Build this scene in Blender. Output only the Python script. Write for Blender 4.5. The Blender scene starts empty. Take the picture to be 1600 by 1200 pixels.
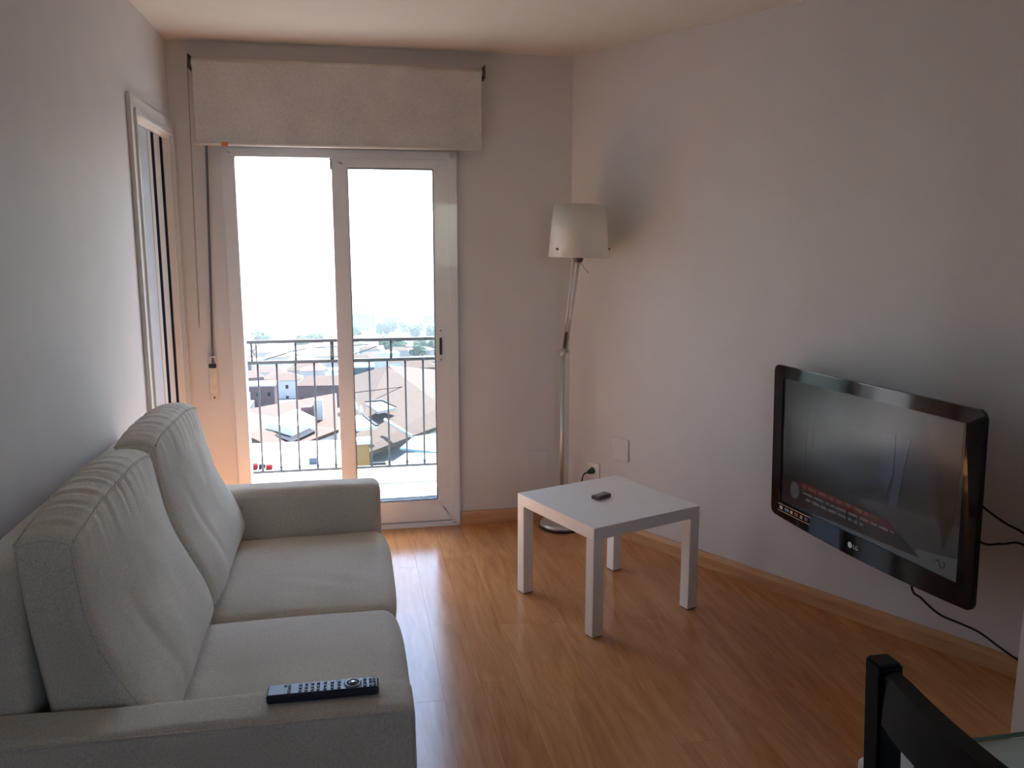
import bpy, bmesh, math, random
from math import sin, cos, pi, tan, radians
from mathutils import Vector, Matrix, noise

scene = bpy.context.scene
COL = scene.collection
PHI = 0.5096                       # angle between the slanted wall and the long wall
XL, YB, HC, XC = -0.8336, 4.4187, 2.4744, 1.1581
SD = Vector((sin(PHI), -cos(PHI), 0))      # along the slanted wall, towards the dining table
NR = Vector((-cos(PHI), -sin(PHI), 0))     # out of the slanted wall, into the room
RC = Vector((XC, YB, 0))

# ------------------------------------------------------------------ camera
F, YAW, PITCH, HCAM = 1313.8, 0.1872, 0.1653, 1.5225
cam = bpy.data.cameras.new('camera'); cam_o = bpy.data.objects.new('camera', cam); COL.objects.link(cam_o)
cam.sensor_width = 36.0; cam.lens = 36.0 * F / 1600.0; cam.clip_end = 20000; cam.clip_start = 0.02
cam_o.location = (0, 0, HCAM); cam_o.rotation_euler = (pi/2 - PITCH, 0, -YAW)
scene.camera = cam_o
# ------------------------------------------------------------------ sky, sun, exposure
w = bpy.data.worlds.new('sky'); scene.world = w; w.use_nodes = True
nt = w.node_tree; nt.nodes.clear()
sky = nt.nodes.new('ShaderNodeTexSky'); sky.sky_type = 'NISHITA'; sky.sun_disc = False
SUN_EL, SUN_AZ = radians(58), radians(25)       # azimuth measured from straight out of the window towards the right
sky.sun_elevation = SUN_EL; sky.sun_rotation = SUN_AZ; sky.dust_density = 1.0; sky.air_density = 1.0; sky.altitude = 200
bg = nt.nodes.new('ShaderNodeBackground'); bg.inputs['Strength'].default_value = 0.40
wo = nt.nodes.new('ShaderNodeOutputWorld')
nt.links.new(sky.outputs[0], bg.inputs['Color']); nt.links.new(bg.outputs[0], wo.inputs['Surface'])
sl = bpy.data.lights.new('sun', 'SUN'); sl.energy = 9.0; sl.angle = radians(0.6); sl.color = (1.0, 0.97, 0.93)
sun = bpy.data.objects.new('sun', sl); COL.objects.link(sun)
sd_ = Vector((sin(SUN_AZ)*cos(SUN_EL), cos(SUN_AZ)*cos(SUN_EL), sin(SUN_EL)))
sun.rotation_euler = sd_.to_track_quat('Z', 'Y').to_euler(); sun.location = sd_ * 30
pl = bpy.data.lights.new('window_portal', 'AREA'); pl.shape = 'RECTANGLE'; pl.size = 1.1; pl.size_y = 2.0
pl.cycles.is_portal = True
po = bpy.data.objects.new('window_portal', pl); COL.objects.link(po)
po.location = (-0.03, 4.74, 0.99); po.rotation_euler = (-pi/2, 0, 0)
pl2 = bpy.data.lights.new('window_portal', 'AREA'); pl2.shape = 'RECTANGLE'; pl2.size = 0.82; pl2.size_y = 0.87; pl2.cycles.is_portal = True
po2 = bpy.data.objects.new('window_portal', pl2); COL.objects.link(po2); po2.location = (1.0, -1.92, 1.625); po2.rotation_euler = (pi/2, 0, 0)
vs = scene.view_settings
vs.view_transform = 'Standard'; vs.look = 'None'; vs.gamma = 1.0; vs.use_curve_mapping = False
vs.exposure = 2.03
scene.cycles.use_denoising = True
scene.cycles.max_bounces = 14; scene.cycles.diffuse_bounces = 8; scene.cycles.glossy_bounces = 5
scene.cycles.transparent_max_bounces = 16; scene.cycles.sample_clamp_indirect = 8.0
rnd = random.Random(7)

# ------------------------------------------------------------------ materials
def nodes(name):
    m = bpy.data.materials.new(name); m.use_nodes = True
    t = m.node_tree; b = t.nodes['Principled BSDF']
    return m, t, b
def N(t, kind, **kw):
    n = t.nodes.new(kind)
    for k, v in kw.items():
        if k in n.inputs: n.inputs[k].default_value = v
        else: setattr(n, k, v)
    return n
def ramp(t, stops):
    r = t.nodes.new('ShaderNodeValToRGB'); e = r.color_ramp.elements
    while len(e) < len(stops): e.new(0.5)
    for el, (p, c) in zip(e, stops): el.position = p; el.color = (*c, 1)
    return r
def plain(name, col, rough=0.6, metal=0.0, spec=0.5, var=0.06, scale=30.0, bump=0.0, emit=None, estr=0.0, coat=0.0):
    """one colour with a little mottling and optional fine relief"""
    m, t, b = nodes(name)
    tc = N(t, 'ShaderNodeTexCoord'); nz = N(t, 'ShaderNodeTexNoise', Scale=scale, Detail=3.0)
    t.links.new(tc.outputs['Object'], nz.inputs['Vector'])
    lo = tuple(max(0, c*(1-var)) for c in col); hi = tuple(min(1, c*(1+var)) for c in col)
    r = ramp(t, [(0.3, lo), (0.7, hi)]); t.links.new(nz.outputs['Fac'], r.inputs['Fac'])
    t.links.new(r.outputs['Color'], b.inputs['Base Color'])
    b.inputs['Roughness'].default_value = rough; b.inputs['Metallic'].default_value = metal
    b.inputs['Specular IOR Level'].default_value = spec; b.inputs['Coat Weight'].default_value = coat
    if bump:
        bp = N(t, 'ShaderNodeBump', Strength=bump, Distance=0.002); n2 = N(t, 'ShaderNodeTexNoise', Scale=scale*6, Detail=2.0)
        t.links.new(tc.outputs['Object'], n2.inputs['Vector']); t.links.new(n2.outputs['Fac'], bp.inputs['Height'])
        t.links.new(bp.outputs['Normal'], b.inputs['Normal'])
    if emit:
        b.inputs['Emission Color'].default_value = (*emit, 1); b.inputs['Emission Strength'].default_value = estr
    return m
def wood(name, cols, axis='Y', rough=0.33, tone=0.16, grain=1.0, spec=0.5):
    """long grain along one axis, each object a slightly different tone"""
    m, t, b = nodes(name)
    tc = N(t, 'ShaderNodeTexCoord'); oi = N(t, 'ShaderNodeObjectInfo')
    mul = N(t, 'ShaderNodeMath', operation='MULTIPLY'); mul.inputs[1].default_value = 57.0
    t.links.new(oi.outputs['Random'], mul.inputs[0])
    cmb = N(t, 'ShaderNodeCombineXYZ'); t.links.new(mul.outputs[0], cmb.inputs[0]); t.links.new(mul.outputs[0], cmb.inputs[1]); t.links.new(mul.outputs[0], cmb.inputs[2])
    add = N(t, 'ShaderNodeVectorMath', operation='ADD'); t.links.new(tc.outputs['Object'], add.inputs[0]); t.links.new(cmb.outputs[0], add.inputs[1])
    mp = N(t, 'ShaderNodeMapping')
    sc = {'X': (1.6, 16, 16), 'Y': (16, 1.6, 16), 'Z': (16, 16, 1.6)}[axis]
    mp.inputs['Scale'].default_value = tuple(s*grain for s in sc)
    t.links.new(add.outputs[0], mp.inputs['Vector'])
    n1 = N(t, 'ShaderNodeTexNoise', Scale=1.0, Detail=6.0, Roughness=0.62, Distortion=1.3)
    n2 = N(t, 'ShaderNodeTexNoise', Scale=7.0, Detail=3.0, Roughness=0.6)
    t.links.new(mp.outputs[0], n1.inputs['Vector']); t.links.new(mp.outputs[0], n2.inputs['Vector'])
    mixf = N(t, 'ShaderNodeMath', operation='MULTIPLY_ADD'); mixf.inputs[1].default_value = 0.35
    t.links.new(n2.outputs['Fac'], mixf.inputs[0]); t.links.new(n1.outputs['Fac'], mixf.inputs[2])
    tn = N(t, 'ShaderNodeMath', operation='MULTIPLY_ADD'); tn.inputs[1].default_value = tone; tn.inputs[2].default_value = -0.17 - tone/2
    t.links.new(oi.outputs['Random'], tn.inputs[0])
    sm = N(t, 'ShaderNodeMath', operation='ADD'); t.links.new(mixf.outputs[0], sm.inputs[0]); t.links.new(tn.outputs[0], sm.inputs[1])
    r = ramp(t, [(0.25, cols[0]), (0.5, cols[1]), (0.75, cols[2])]); t.links.new(sm.outputs[0], r.inputs['Fac'])
    t.links.new(r.outputs['Color'], b.inputs['Base Color'])
    b.inputs['Roughness'].default_value = rough; b.inputs['Specular IOR Level'].default_value = spec
    bp = N(t, 'ShaderNodeBump', Strength=0.04, Distance=0.001); t.links.new(n2.outputs['Fac'], bp.inputs['Height']); t.links.new(bp.outputs['Normal'], b.inputs['Normal'])
    return m
def fabric(name, col, scale=900.0):
    m, t, b = nodes(name)
    tc = N(t, 'ShaderNodeTexCoord')
    mp = N(t, 'ShaderNodeMapping'); mp.inputs['Scale'].default_value = (1, 1, 1.0); t.links.new(tc.outputs['Object'], mp.inputs['Vector'])
    nz = N(t, 'ShaderNodeTexNoise', Scale=260.0, Detail=4.0, Roughness=0.7); t.links.new(mp.outputs[0], nz.inputs['Vector'])
    n2 = N(t, 'ShaderNodeTexNoise', Scale=5.0, Detail=3.0); t.links.new(mp.outputs[0], n2.inputs['Vector'])
    ad = N(t, 'ShaderNodeMath', operation='MULTIPLY_ADD'); ad.inputs[1].default_value = 0.35
    t.links.new(n2.outputs['Fac'], ad.inputs[0]); t.links.new(nz.outputs['Fac'], ad.inputs[2])
    r = ramp(t, [(0.45, tuple(c*0.72 for c in col)), (0.9, tuple(min(1, c*1.20) for c in col))]); t.links.new(ad.outputs[0], r.inputs['Fac'])
    t.links.new(r.outputs['Color'], b.inputs['Base Color'])
    wv = N(t, 'ShaderNodeTexWave', Scale=scale/6, Distortion=2.0); wv.bands_direction = 'Z'; t.links.new(tc.outputs['Object'], wv.inputs['Vector'])
    wy = N(t, 'ShaderNodeTexWave', Scale=scale/6, Distortion=2.0); wy.bands_direction = 'Y'; t.links.new(tc.outputs['Object'], wy.inputs['Vector'])
    mx = N(t, 'ShaderNodeMath', operation='ADD'); t.links.new(wv.outputs['Fac'], mx.inputs[0]); t.links.new(wy.outputs['Fac'], mx.inputs[1])
    bp = N(t, 'ShaderNodeBump', Strength=0.25, Distance=0.0006); t.links.new(mx.outputs[0], bp.inputs['Height']); t.links.new(bp.outputs['Normal'], b.inputs['Normal'])
    b.inputs['Roughness'].default_value = 0.95; b.inputs['Specular IOR Level'].default_value = 0.15
    b.inputs['Sheen Weight'].default_value = 0.25; b.inputs['Sheen Roughness'].default_value = 0.5
    return m
def glass(name, tint=(0.96, 0.98, 0.98), refl=1.0):
    m = bpy.data.materials.new(name); m.use_nodes = True; t = m.node_tree; t.nodes.clear()
    o = N(t, 'ShaderNodeOutputMaterial'); tr = N(t, 'ShaderNodeBsdfTransparent'); tr.inputs['Color'].default_value = (*tint, 1)
    gl = N(t, 'ShaderNodeBsdfGlossy'); gl.inputs['Roughness'].default_value = 0.01
    lw = N(t, 'ShaderNodeLayerWeight'); lw.inputs['Blend'].default_value = 0.5
    pw = N(t, 'ShaderNodeMath', operation='POWER'); pw.inputs[1].default_value = 5.0; t.links.new(lw.outputs['Facing'], pw.inputs[0])
    fr = N(t, 'ShaderNodeMath', operation='MULTIPLY_ADD'); fr.inputs[1].default_value = 0.9; fr.inputs[2].default_value = 0.025*refl; t.links.new(pw.outputs[0], fr.inputs[0])
    mx = N(t, 'ShaderNodeMixShader'); t.links.new(fr.outputs[0], mx.inputs[0]); t.links.new(tr.outputs[0], mx.inputs[1]); t.links.new(gl.outputs[0], mx.inputs[2])
    t.links.new(mx.outputs[0], o.inputs['Surface'])
    return m
def tiles(name, c1, c2, scale, rough=0.8):
    """rows of roof tiles"""
    m, t, b = nodes(name)
    tc = N(t, 'ShaderNodeTexCoord'); br = N(t, 'ShaderNodeTexBrick', Scale=scale)
    br.inputs['Color1'].default_value = (*c1, 1); br.inputs['Color2'].default_value = (*c2, 1)
    br.inputs['Mortar'].default_value = (*[c*0.62 for c in c1], 1); br.inputs['Mortar Size'].default_value = 0.03
    t.links.new(tc.outputs['Object'], br.inputs['Vector']); t.links.new(br.outputs['Color'], b.inputs['Base Color'])
    b.inputs['Roughness'].default_value = rough; b.inputs['Specular IOR Level'].default_value = 0.08
    return m

M = {}
M['wall'] = plain('wall_paint', (0.70, 0.683, 0.678), rough=0.75, var=0.02, scale=6, bump=0.12, spec=0.3)
M['ceiling'] = plain('ceiling_paint', (0.64, 0.60, 0.55), rough=0.85, var=0.02, scale=5, bump=0.06, spec=0.2)
M['floor'] = wood('laminate', [(0.42, 0.165, 0.055), (0.54, 0.235, 0.083), (0.64, 0.31, 0.120)], 'Y', rough=0.20, tone=0.11, spec=0.42)
M['floor_under'] = plain('floor_joint', (0.34, 0.16, 0.065), rough=0.8)
M['base'] = wood('skirting_wood', [(0.46, 0.23, 0.10), (0.58, 0.31, 0.145), (0.66, 0.39, 0.20)], 'X', rough=0.35, tone=0.05)
M['basey'] = M['base']
M['white'] = plain('white_lacquer', (0.90, 0.87, 0.83), rough=0.32, var=0.015)
M['frame'] = plain('white_window_profile', (0.76, 0.78, 0.81), rough=0.22, var=0.01, coat=0.3)
M['casing'] = plain('door_casing_paint', (0.72, 0.69, 0.66), rough=0.7, var=0.02, spec=0.2)
M['doorpanel'] = plain('door_panel_paint', (0.50, 0.53, 0.58), rough=0.8, var=0.03, spec=0.1)
M['doortan'] = plain('door_stile_paint', (0.60, 0.56, 0.52), rough=0.8, var=0.03, spec=0.1)
M['navy'] = plain('dark_blue_inlay', (0.008, 0.010, 0.026), rough=0.9, spec=0.03)
M['seal'] = plain('rubber_seal', (0.03, 0.032, 0.036), rough=0.6)
M['fabric'] = fabric('linen_upholstery', (0.72, 0.66, 0.56))
M['blind'] = fabric('blind_cloth', (0.69, 0.66, 0.635), 1400)
M['roll'] = fabric('rolled_cloth', (0.76, 0.73, 0.68), 1400)
M['metal'] = plain('satin_metal', (0.62, 0.62, 0.61), rough=0.38, metal=0.85, var=0.03)
M['dmetal'] = plain('dark_metal', (0.09, 0.09, 0.09), rough=0.45, metal=0.6)
M['iron'] = plain('painted_iron', (0.018, 0.018, 0.02), rough=0.5)
def shade_mat():
    m, t, b = nodes('white_plastic_shade'); o = t.nodes['Material Output']
    b.inputs['Base Color'].default_value = (0.93, 0.91, 0.87, 1); b.inputs['Roughness'].default_value = 0.3; b.inputs['Coat Weight'].default_value = 0.3
    tl = N(t, 'ShaderNodeBsdfTranslucent'); tl.inputs['Color'].default_value = (0.95, 0.92, 0.87, 1)
    mx = N(t, 'ShaderNodeMixShader'); mx.inputs[0].default_value = 0.48
    t.links.new(b.outputs[0], mx.inputs[1]); t.links.new(tl.outputs[0], mx.inputs[2]); t.links.new(mx.outputs[0], o.inputs['Surface']); return m
M['shade'] = shade_mat()
M['gloss_black'] = plain('piano_black', (0.005, 0.005, 0.006), rough=0.07, var=0.0, spec=0.3)
M['black'] = plain('black_plastic', (0.012, 0.012, 0.013), rough=0.45)
M['chair'] = plain('black_stained_wood', (0.0045, 0.004, 0.004), rough=0.5, var=0.25, scale=40, spec=0.2)
M['socket'] = plain('white_socket_plastic', (0.80, 0.79, 0.76), rough=0.35, var=0.01)
M['green_plug'] = plain('dark_green_plug', (0.015, 0.05, 0.045), rough=0.45)
M['strap'] = plain('grey_webbing', (0.13, 0.14, 0.16), rough=0.9)
M['chain'] = plain('pale_bead_chain', (0.34, 0.31, 0.28), rough=0.6)
M['winder'] = plain('ivory_winder', (0.72, 0.66, 0.52), rough=0.45)
M['clear'] = plain('pale_winder_plate', (0.66, 0.62, 0.57), rough=0.4)
M['orange'] = plain('orange_tag', (0.75, 0.22, 0.08), rough=0.6)
M['phone'] = plain('brown_phone_shell', (0.12, 0.08, 0.075), rough=0.4)
M['phone2'] = plain('grey_phone_face', (0.26, 0.245, 0.235), rough=0.35)
M['rem_body'] = plain('blue_black_remote', (0.010, 0.014, 0.04), rough=0.18, coat=0.4)
M['rem_face'] = plain('silver_blue_remote_face', (0.17, 0.20, 0.26), rough=0.42, metal=0.3)
M['rem_btn'] = plain('remote_button', (0.02, 0.025, 0.04), rough=0.45)
M['rem_ring'] = plain('remote_ring', (0.30, 0.32, 0.36), rough=0.3, metal=0.6)
M['glass'] = glass('window_glass')
M['tglass'] = glass('table_glass', (0.88, 0.95, 0.92))
M['tedge'] = plain('green_glass_edge', (0.10, 0.17, 0.11), rough=0.25)
M['table_white'] = plain('white_table_top', (0.66, 0.69, 0.70), rough=0.35, var=0.02)
M['foot'] = plain('felt_foot', (0.12, 0.11, 0.10), rough=0.9)
M['tile_out'] = plain('pale_balcony_tile', (0.50, 0.47, 0.43), rough=0.7, var=0.04, scale=8)
M['render'] = plain('white_render', (0.80, 0.78, 0.74), rough=0.85, var=0.03, scale=2)

# ------------------------------------------------------------------ mesh helpers
ROOTM = {}
def link(o): COL.objects.link(o); return o
def put(name, me, mat, parent=None, smooth=False, world=True):
    """link a mesh; coordinates are in the room's frame unless world is False (then in the parent's own)"""
    if mat: me.materials.clear(); me.materials.append(mat)
    if smooth:
        for p in me.polygons: p.use_smooth = True
    o = bpy.data.objects.new(name, me)
    if parent is not None:
        if world and parent.name in ROOTM: me.transform(ROOTM[parent.name].inverted())
        o.parent = parent
        if parent.name in ROOTM: ROOTM[o.name] = ROOTM[parent.name]
    return link(o)
def bm_me(bm, name='mesh'):
    bmesh.ops.recalc_face_normals(bm, faces=bm.faces)
    me = bpy.data.meshes.new(name); bm.to_mesh(me); bm.free(); return me
def thing(name, label, cat, loc=(0, 0, 0), rotz=0.0, group=None, rotx=0.0):
    o = bpy.data.objects.new(name, None); o.empty_display_size = 0.1; link(o)
    o.location = loc; o.rotation_euler = (rotx, 0, rotz); tag(o, label, cat, group)
    ROOTM[o.name] = Matrix.Translation(Vector(loc)) @ Matrix.Rotation(rotz, 4, 'Z') @ Matrix.Rotation(rotx, 4, 'X')
    return o
def tag(o, label, cat=None, group=None, kind=None):
    o['label'] = label
    if cat: o['category'] = cat
    if group: o['group'] = group
    if kind: o['kind'] = kind
    return o
def bx(bm, lo, hi, bevel=0.0, seg=2):
    lo = Vector(lo); hi = Vector(hi); c = (lo+hi)/2; s = hi-lo
    r = bmesh.ops.create_cube(bm, size=1.0, matrix=Matrix.Translation(c) @ Matrix.Diagonal((*s, 1)))
    if bevel:
        es = {e for v in r['verts'] for e in v.link_edges}
        bmesh.ops.bevel(bm, geom=list(es), offset=bevel, segments=seg, affect='EDGES', clamp_overlap=True)
def box(name, lo, hi, mat, parent=None, bevel=0.0, world=True, seg=2):
    bm = bmesh.new(); bx(bm, lo, hi, bevel, seg); return put(name, bm_me(bm, name), mat, parent, smooth=False, world=world)
def prism(bm, pts, z0, z1, axis='Z'):
    """extrude a polygon; axis says which way (pts are the two other coordinates in x,y,z order)"""
    def P(a, b, c): return {'Z': (a, b, c), 'Y': (a, c, b), 'X': (c, a, b)}[axis]
    lo = [bm.verts.new(P(a, b, z0)) for a, b in pts]; hi = [bm.verts.new(P(a, b, z1)) for a, b in pts]
    n = len(pts)
    bm.faces.new(lo); bm.faces.new(hi)
    for i in range(n): bm.faces.new((lo[i], lo[(i+1) % n], hi[(i+1) % n], hi[i]))
def pris(name, pts, z0, z1, mat, parent=None, axis='Z', bevel=0.0, world=True):
    bm = bmesh.new(); prism(bm, pts, z0, z1, axis)
    if bevel: bmesh.ops.bevel(bm, geom=list(bm.edges), offset=bevel, segments=2, affect='EDGES', clamp_overlap=True)
    return put(name, bm_me(bm, name), mat, parent, world=world)
def cyl(bm, p0, p1, r0, r1=None, n=20, caps=True):
    p0 = Vector(p0); p1 = Vector(p1); d = p1-p0; r1 = r0 if r1 is None else r1
    q = d.to_track_quat('Z', 'Y').to_matrix().to_4x4()
    bmesh.ops.create_cone(bm, cap_ends=caps, cap_tris=False, segments=n, radius1=r0, radius2=r1, depth=d.length, matrix=Matrix.Translation((p0+p1)/2) @ q)
def rod(name, p0, p1, r, mat, parent=None, r1=None, n=16, world=True):
    bm = bmesh.new(); cyl(bm, p0, p1, r, r1, n); o = put(name, bm_me(bm, name), mat, parent, world=world)
    for p in o.data.polygons: p.use_smooth = len(p.vertices) == 4
    return o
def tube_me(pts, r, n=8, name='tube'):
    pts = [Vector(p) for p in pts]; bm = bmesh.new(); rings = []
    up = Vector((0, 0, 1))
    for i, p in enumerate(pts):
        d = (pts[min(i+1, len(pts)-1)] - pts[max(i-1, 0)]).normalized()
        a = d.cross(up)
        if a.length < 1e-3: a = d.cross(Vector((1, 0, 0)))
        a.normalize(); b = a.cross(d)
        rings.append([bm.verts.new(p + r*(cos(2*pi*k/n)*a + sin(2*pi*k/n)*b)) for k in range(n)])
    for i in range(len(rings)-1):
        for k in range(n): bm.faces.new((rings[i][k], rings[i][(k+1) % n], rings[i+1][(k+1) % n], rings[i+1][k]))
    bm.faces.new(rings[0]); bm.faces.new(rings[-1])
    return bm_me(bm, name)
def spline(pts, k=8):
    pts = [Vector(p) for p in pts]; out = []
    for i in range(len(pts)-1):
        p0, p1, p2, p3 = pts[max(i-1, 0)], pts[i], pts[i+1], pts[min(i+2, len(pts)-1)]
        for j in range(k):
            t = j/k
            out.append(0.5*((2*p1) + (p2-p0)*t + (2*p0-5*p1+4*p2-p3)*t*t + (3*p1-p0-3*p2+p3)*t**3))
    out.append(pts[-1]); return out
def tube(name, pts, r, mat, parent=None, n=8, smooth=True, k=0, world=True):
    if k: pts = spline(pts, k)
    return put(name, tube_me(pts, r, n, name), mat, parent, smooth=smooth, world=world)
def lathe(name, prof, mat, parent=None, c=(0, 0, 0), n=40, close=False, smooth=True, world=True):
    bm = bmesh.new(); rings = []
    for r, z in prof:
        if r < 1e-6: rings.append([bm.verts.new((c[0], c[1], c[2]+z))])
        else: rings.append([bm.verts.new((c[0]+r*cos(2*pi*k/n), c[1]+r*sin(2*pi*k/n), c[2]+z)) for k in range(n)])
    idx = list(range(len(rings)-1)) + ([len(rings)-1] if close else [])
    for i in idx:
        a, b = rings[i], rings[(i+1) % len(rings)]
        for k in range(n):
            k2 = (k+1) % n
            if len(a) == 1 and len(b) == 1: continue
            if len(a) == 1: bm.faces.new((a[0], b[k], b[k2]))
            elif len(b) == 1: bm.faces.new((a[k], a[k2], b[0]))
            else: bm.faces.new((a[k], a[k2], b[k2], b[k]))
    return put(name, bm_me(bm, name), mat, parent, smooth=smooth, world=world)
def rbox_me(lo, hi, r, n, fn=None, k=4, name='pad'):
    """a box with rounded edges on a fine grid, then bent by fn"""
    lo = Vector(lo); hi = Vector(hi); ax = []
    for a in range(3):
        c = [lo[a] + r*(1 - cos(pi/2*i/k))*0 + r*i/k for i in range(k)]
        inner = [lo[a]+r + (hi[a]-lo[a]-2*r)*i/n[a] for i in range(n[a]+1)]
        c2 = [hi[a]-r + r*(i+1)/k for i in range(k)]
        ax.append(c+inner+c2)
    bm = bmesh.new(); cache = {}
    def V(p):
        key = tuple(round(x, 6) for x in p)
        if key not in cache:
            q = Vector([min(max(p[a], lo[a]+r), hi[a]-r) for a in range(3)]); d = Vector(p)-q
            if d.length > 1e-9: p = q + d.normalized()*r
            cache[key] = bm.verts.new(fn(Vector(p)) if fn else p)
        return cache[key]
    for a in range(3):
        b, c = (a+1) % 3, (a+2) % 3
        for end in (0, -1):
            for i in range(len(ax[b])-1):
                for j in range(len(ax[c])-1):
                    q = []
                    for (ii, jj) in ((i, j), (i+1, j), (i+1, j+1), (i, j+1)):
                        p = [0, 0, 0]; p[a] = ax[a][end]; p[b] = ax[b][ii]; p[c] = ax[c][jj]; q.append(V(p))
                    if len(set(q)) == 4: bm.faces.new(q)
    return bm_me(bm, name)
def rbox(name, lo, hi, r, n, mat, parent=None, fn=None, k=4, world=True):
    return put(name, rbox_me(lo, hi, r, n, fn, k, name), mat, parent, smooth=True, world=world)
def wallpt(s, off=0.0, z=0.0): p = RC + SD*s + NR*off; return Vector((p.x, p.y, z))
def clip(poly, p, n):
    out = []
    for i in range(len(poly)):
        a, b = poly[i], poly[(i+1) % len(poly)]
        da = (a[0]-p[0])*n[0]+(a[1]-p[1])*n[1]; db = (b[0]-p[0])*n[0]+(b[1]-p[1])*n[1]
        if da >= 0: out.append(a)
        if (da >= 0) != (db >= 0):
            t = da/(da-db); out.append((a[0]+(b[0]-a[0])*t, a[1]+(b[1]-a[1])*t))
    return out

# ================================================================== the setting
Y0, XR = -1.6, 2.62
SEND = (XR - XC)/SD.x                     # where the slanted wall meets the wall beside the dining table
PE = wallpt(SEND)
def struct(o, label, cat): return tag(o, label, cat, kind='structure')
fl = box('floor', (XL-0.02, Y0, -0.10), (XR+0.02, YB+0.02, -0.012), M['floor_under'])
struct(fl, 'orange brown wood laminate floor of long planks', 'floor')
PW, PL = 0.137, 1.21
for i in range(int((XR-XL)/PW)+1):
    x0 = XL + 0.004 + i*PW; off = rnd.uniform(0, PL); y = Y0 - off
    while y < YB:
        poly = [(x0, max(y, Y0)), (min(x0+PW-0.0006, XR), max(y, Y0)), (min(x0+PW-0.0006, XR), min(y+PL-0.0006, YB)), (x0, min(y+PL-0.0006, YB))]
        y += PL
        poly = clip(poly, (RC.x, RC.y), (NR.x, NR.y))
        if len(poly) >= 3 and max(p[1] for p in poly)-min(p[1] for p in poly) > 0.01 and max(p[0] for p in poly)-min(p[0] for p in poly) > 0.004:
            pris('plank', poly, -0.012, 0.0, M['floor'], fl)

DX0, DX1, DZ = -0.605, 0.545, 1.985       # balcony door frame
T = 0.30
wb = pris('wall_back', [(XL-T, -0.1), (DX0+0.02, -0.1), (DX0+0.02, DZ-0.02), (DX1-0.02, DZ-0.02), (DX1-0.02, -0.1), (XC+0.45, -0.1), (XC+0.45, HC+0.1), (XL-T, HC+0.1)], YB, YB+T, M['wall'], axis='Y')
struct(wb, 'warm grey painted wall around the glazed balcony door', 'wall')
LY0, LY1, LZ = 3.655, 4.345, 2.03         # door in the long wall
wl = pris('wall_left', [(Y0-T, -0.1), (LY0, -0.1), (LY0, LZ), (LY1, LZ), (LY1, -0.1), (YB+0.001, -0.1), (YB+0.001, HC+0.1), (Y0-T, HC+0.1)], XL-T, XL, M['wall'], axis='X')
struct(wl, 'warm grey painted wall behind the sofa', 'wall')
o1, o2 = RC - NR*T, PE - NR*T
wr = pris('wall_right', [(RC.x, RC.y), (PE.x, PE.y), (o2.x+0.3, o2.y), (o1.x+0.1, o1.y+0.2)], -0.1, HC+0.1, M['wall'])
struct(wr, 'warm grey painted slanting wall behind the television', 'wall')
ws = box('wall_side', (XR, Y0-T, -0.1), (XR+T, PE.y+0.02, HC+0.1), M['wall']); struct(ws, 'painted wall beyond the dining table', 'wall')
W0, W1, WZ0, WZ1 = 0.60, 1.40, 1.20, 2.05
bm = bmesh.new()
for lo_, hi_ in (((XL-T, -0.1), (W0, HC+0.1)), ((W1, -0.1), (XR+T, HC+0.1)), ((W0, -0.1), (W1, WZ0)), ((W0, WZ1), (W1, HC+0.1))): bx(bm, (lo_[0], Y0-T, lo_[1]), (hi_[0], Y0, hi_[1]))
wn = put('wall_near', bm_me(bm), M['wall']); struct(wn, 'painted wall facing the balcony door, with an added window', 'wall')
ce = pris('ceiling', [(XL-T, Y0-T), (XR+T, Y0-T), (XR+T, YB+T), (XL-T, YB+T)], HC, HC+0.2, M['ceiling'])
struct(ce, 'plain cream painted ceiling', 'ceiling')
# stub of wall that ends the slanted wall by the dining table
SO, SS = 0.464, 2.454
a, b, c, d = wallpt(SS, SO), wallpt(SS, -0.02), wallpt(SEND, -0.02), wallpt(max(SS+0.12, SEND-SO*0.56), SO)
wst = pris('wall_return', [(a.x, a.y), (b.x, b.y), (c.x, c.y), (d.x, d.y)], 0.0, HC, M['white'])
struct(wst, 'white wall stub ending the slanting wall beside the dining table', 'wall')
# skirting
def skirt(name, p0, p1, n, label):
    p0, p1, n = Vector(p0), Vector(p1), Vector(n)
    L = (p1-p0).length; ang = math.atan2(p1.y-p0.y, p1.x-p0.x)
    side = 1 if Vector((-sin(ang), cos(ang), 0)).dot(n) > 0 else -1
    prof = [(0, 0), (0.017*side, 0), (0.017*side, 0.052), (0.010*side, 0.072), (0, 0.074)]
    bm = bmesh.new(); prism(bm, prof, 0, L, 'X'); o = put(name, bm_me(bm, name), M['base'])
    o.location = p0; o.rotation_euler = (0, 0, ang); return struct(o, label, 'skirting board')
skirt('baseboard_back', (DX1+0.004, YB, 0), (XC-0.004, YB, 0), (0, -1, 0), 'wooden skirting board between the balcony door and the corner')
skirt('baseboard_right', wallpt(0.012), wallpt(SS-0.002), NR, 'long wooden skirting board under the television')
skirt('baseboard_left', (XL, Y0, 0), (XL, LY0-0.085, 0), (1, 0, 0), 'wooden skirting board behind the sofa')

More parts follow.
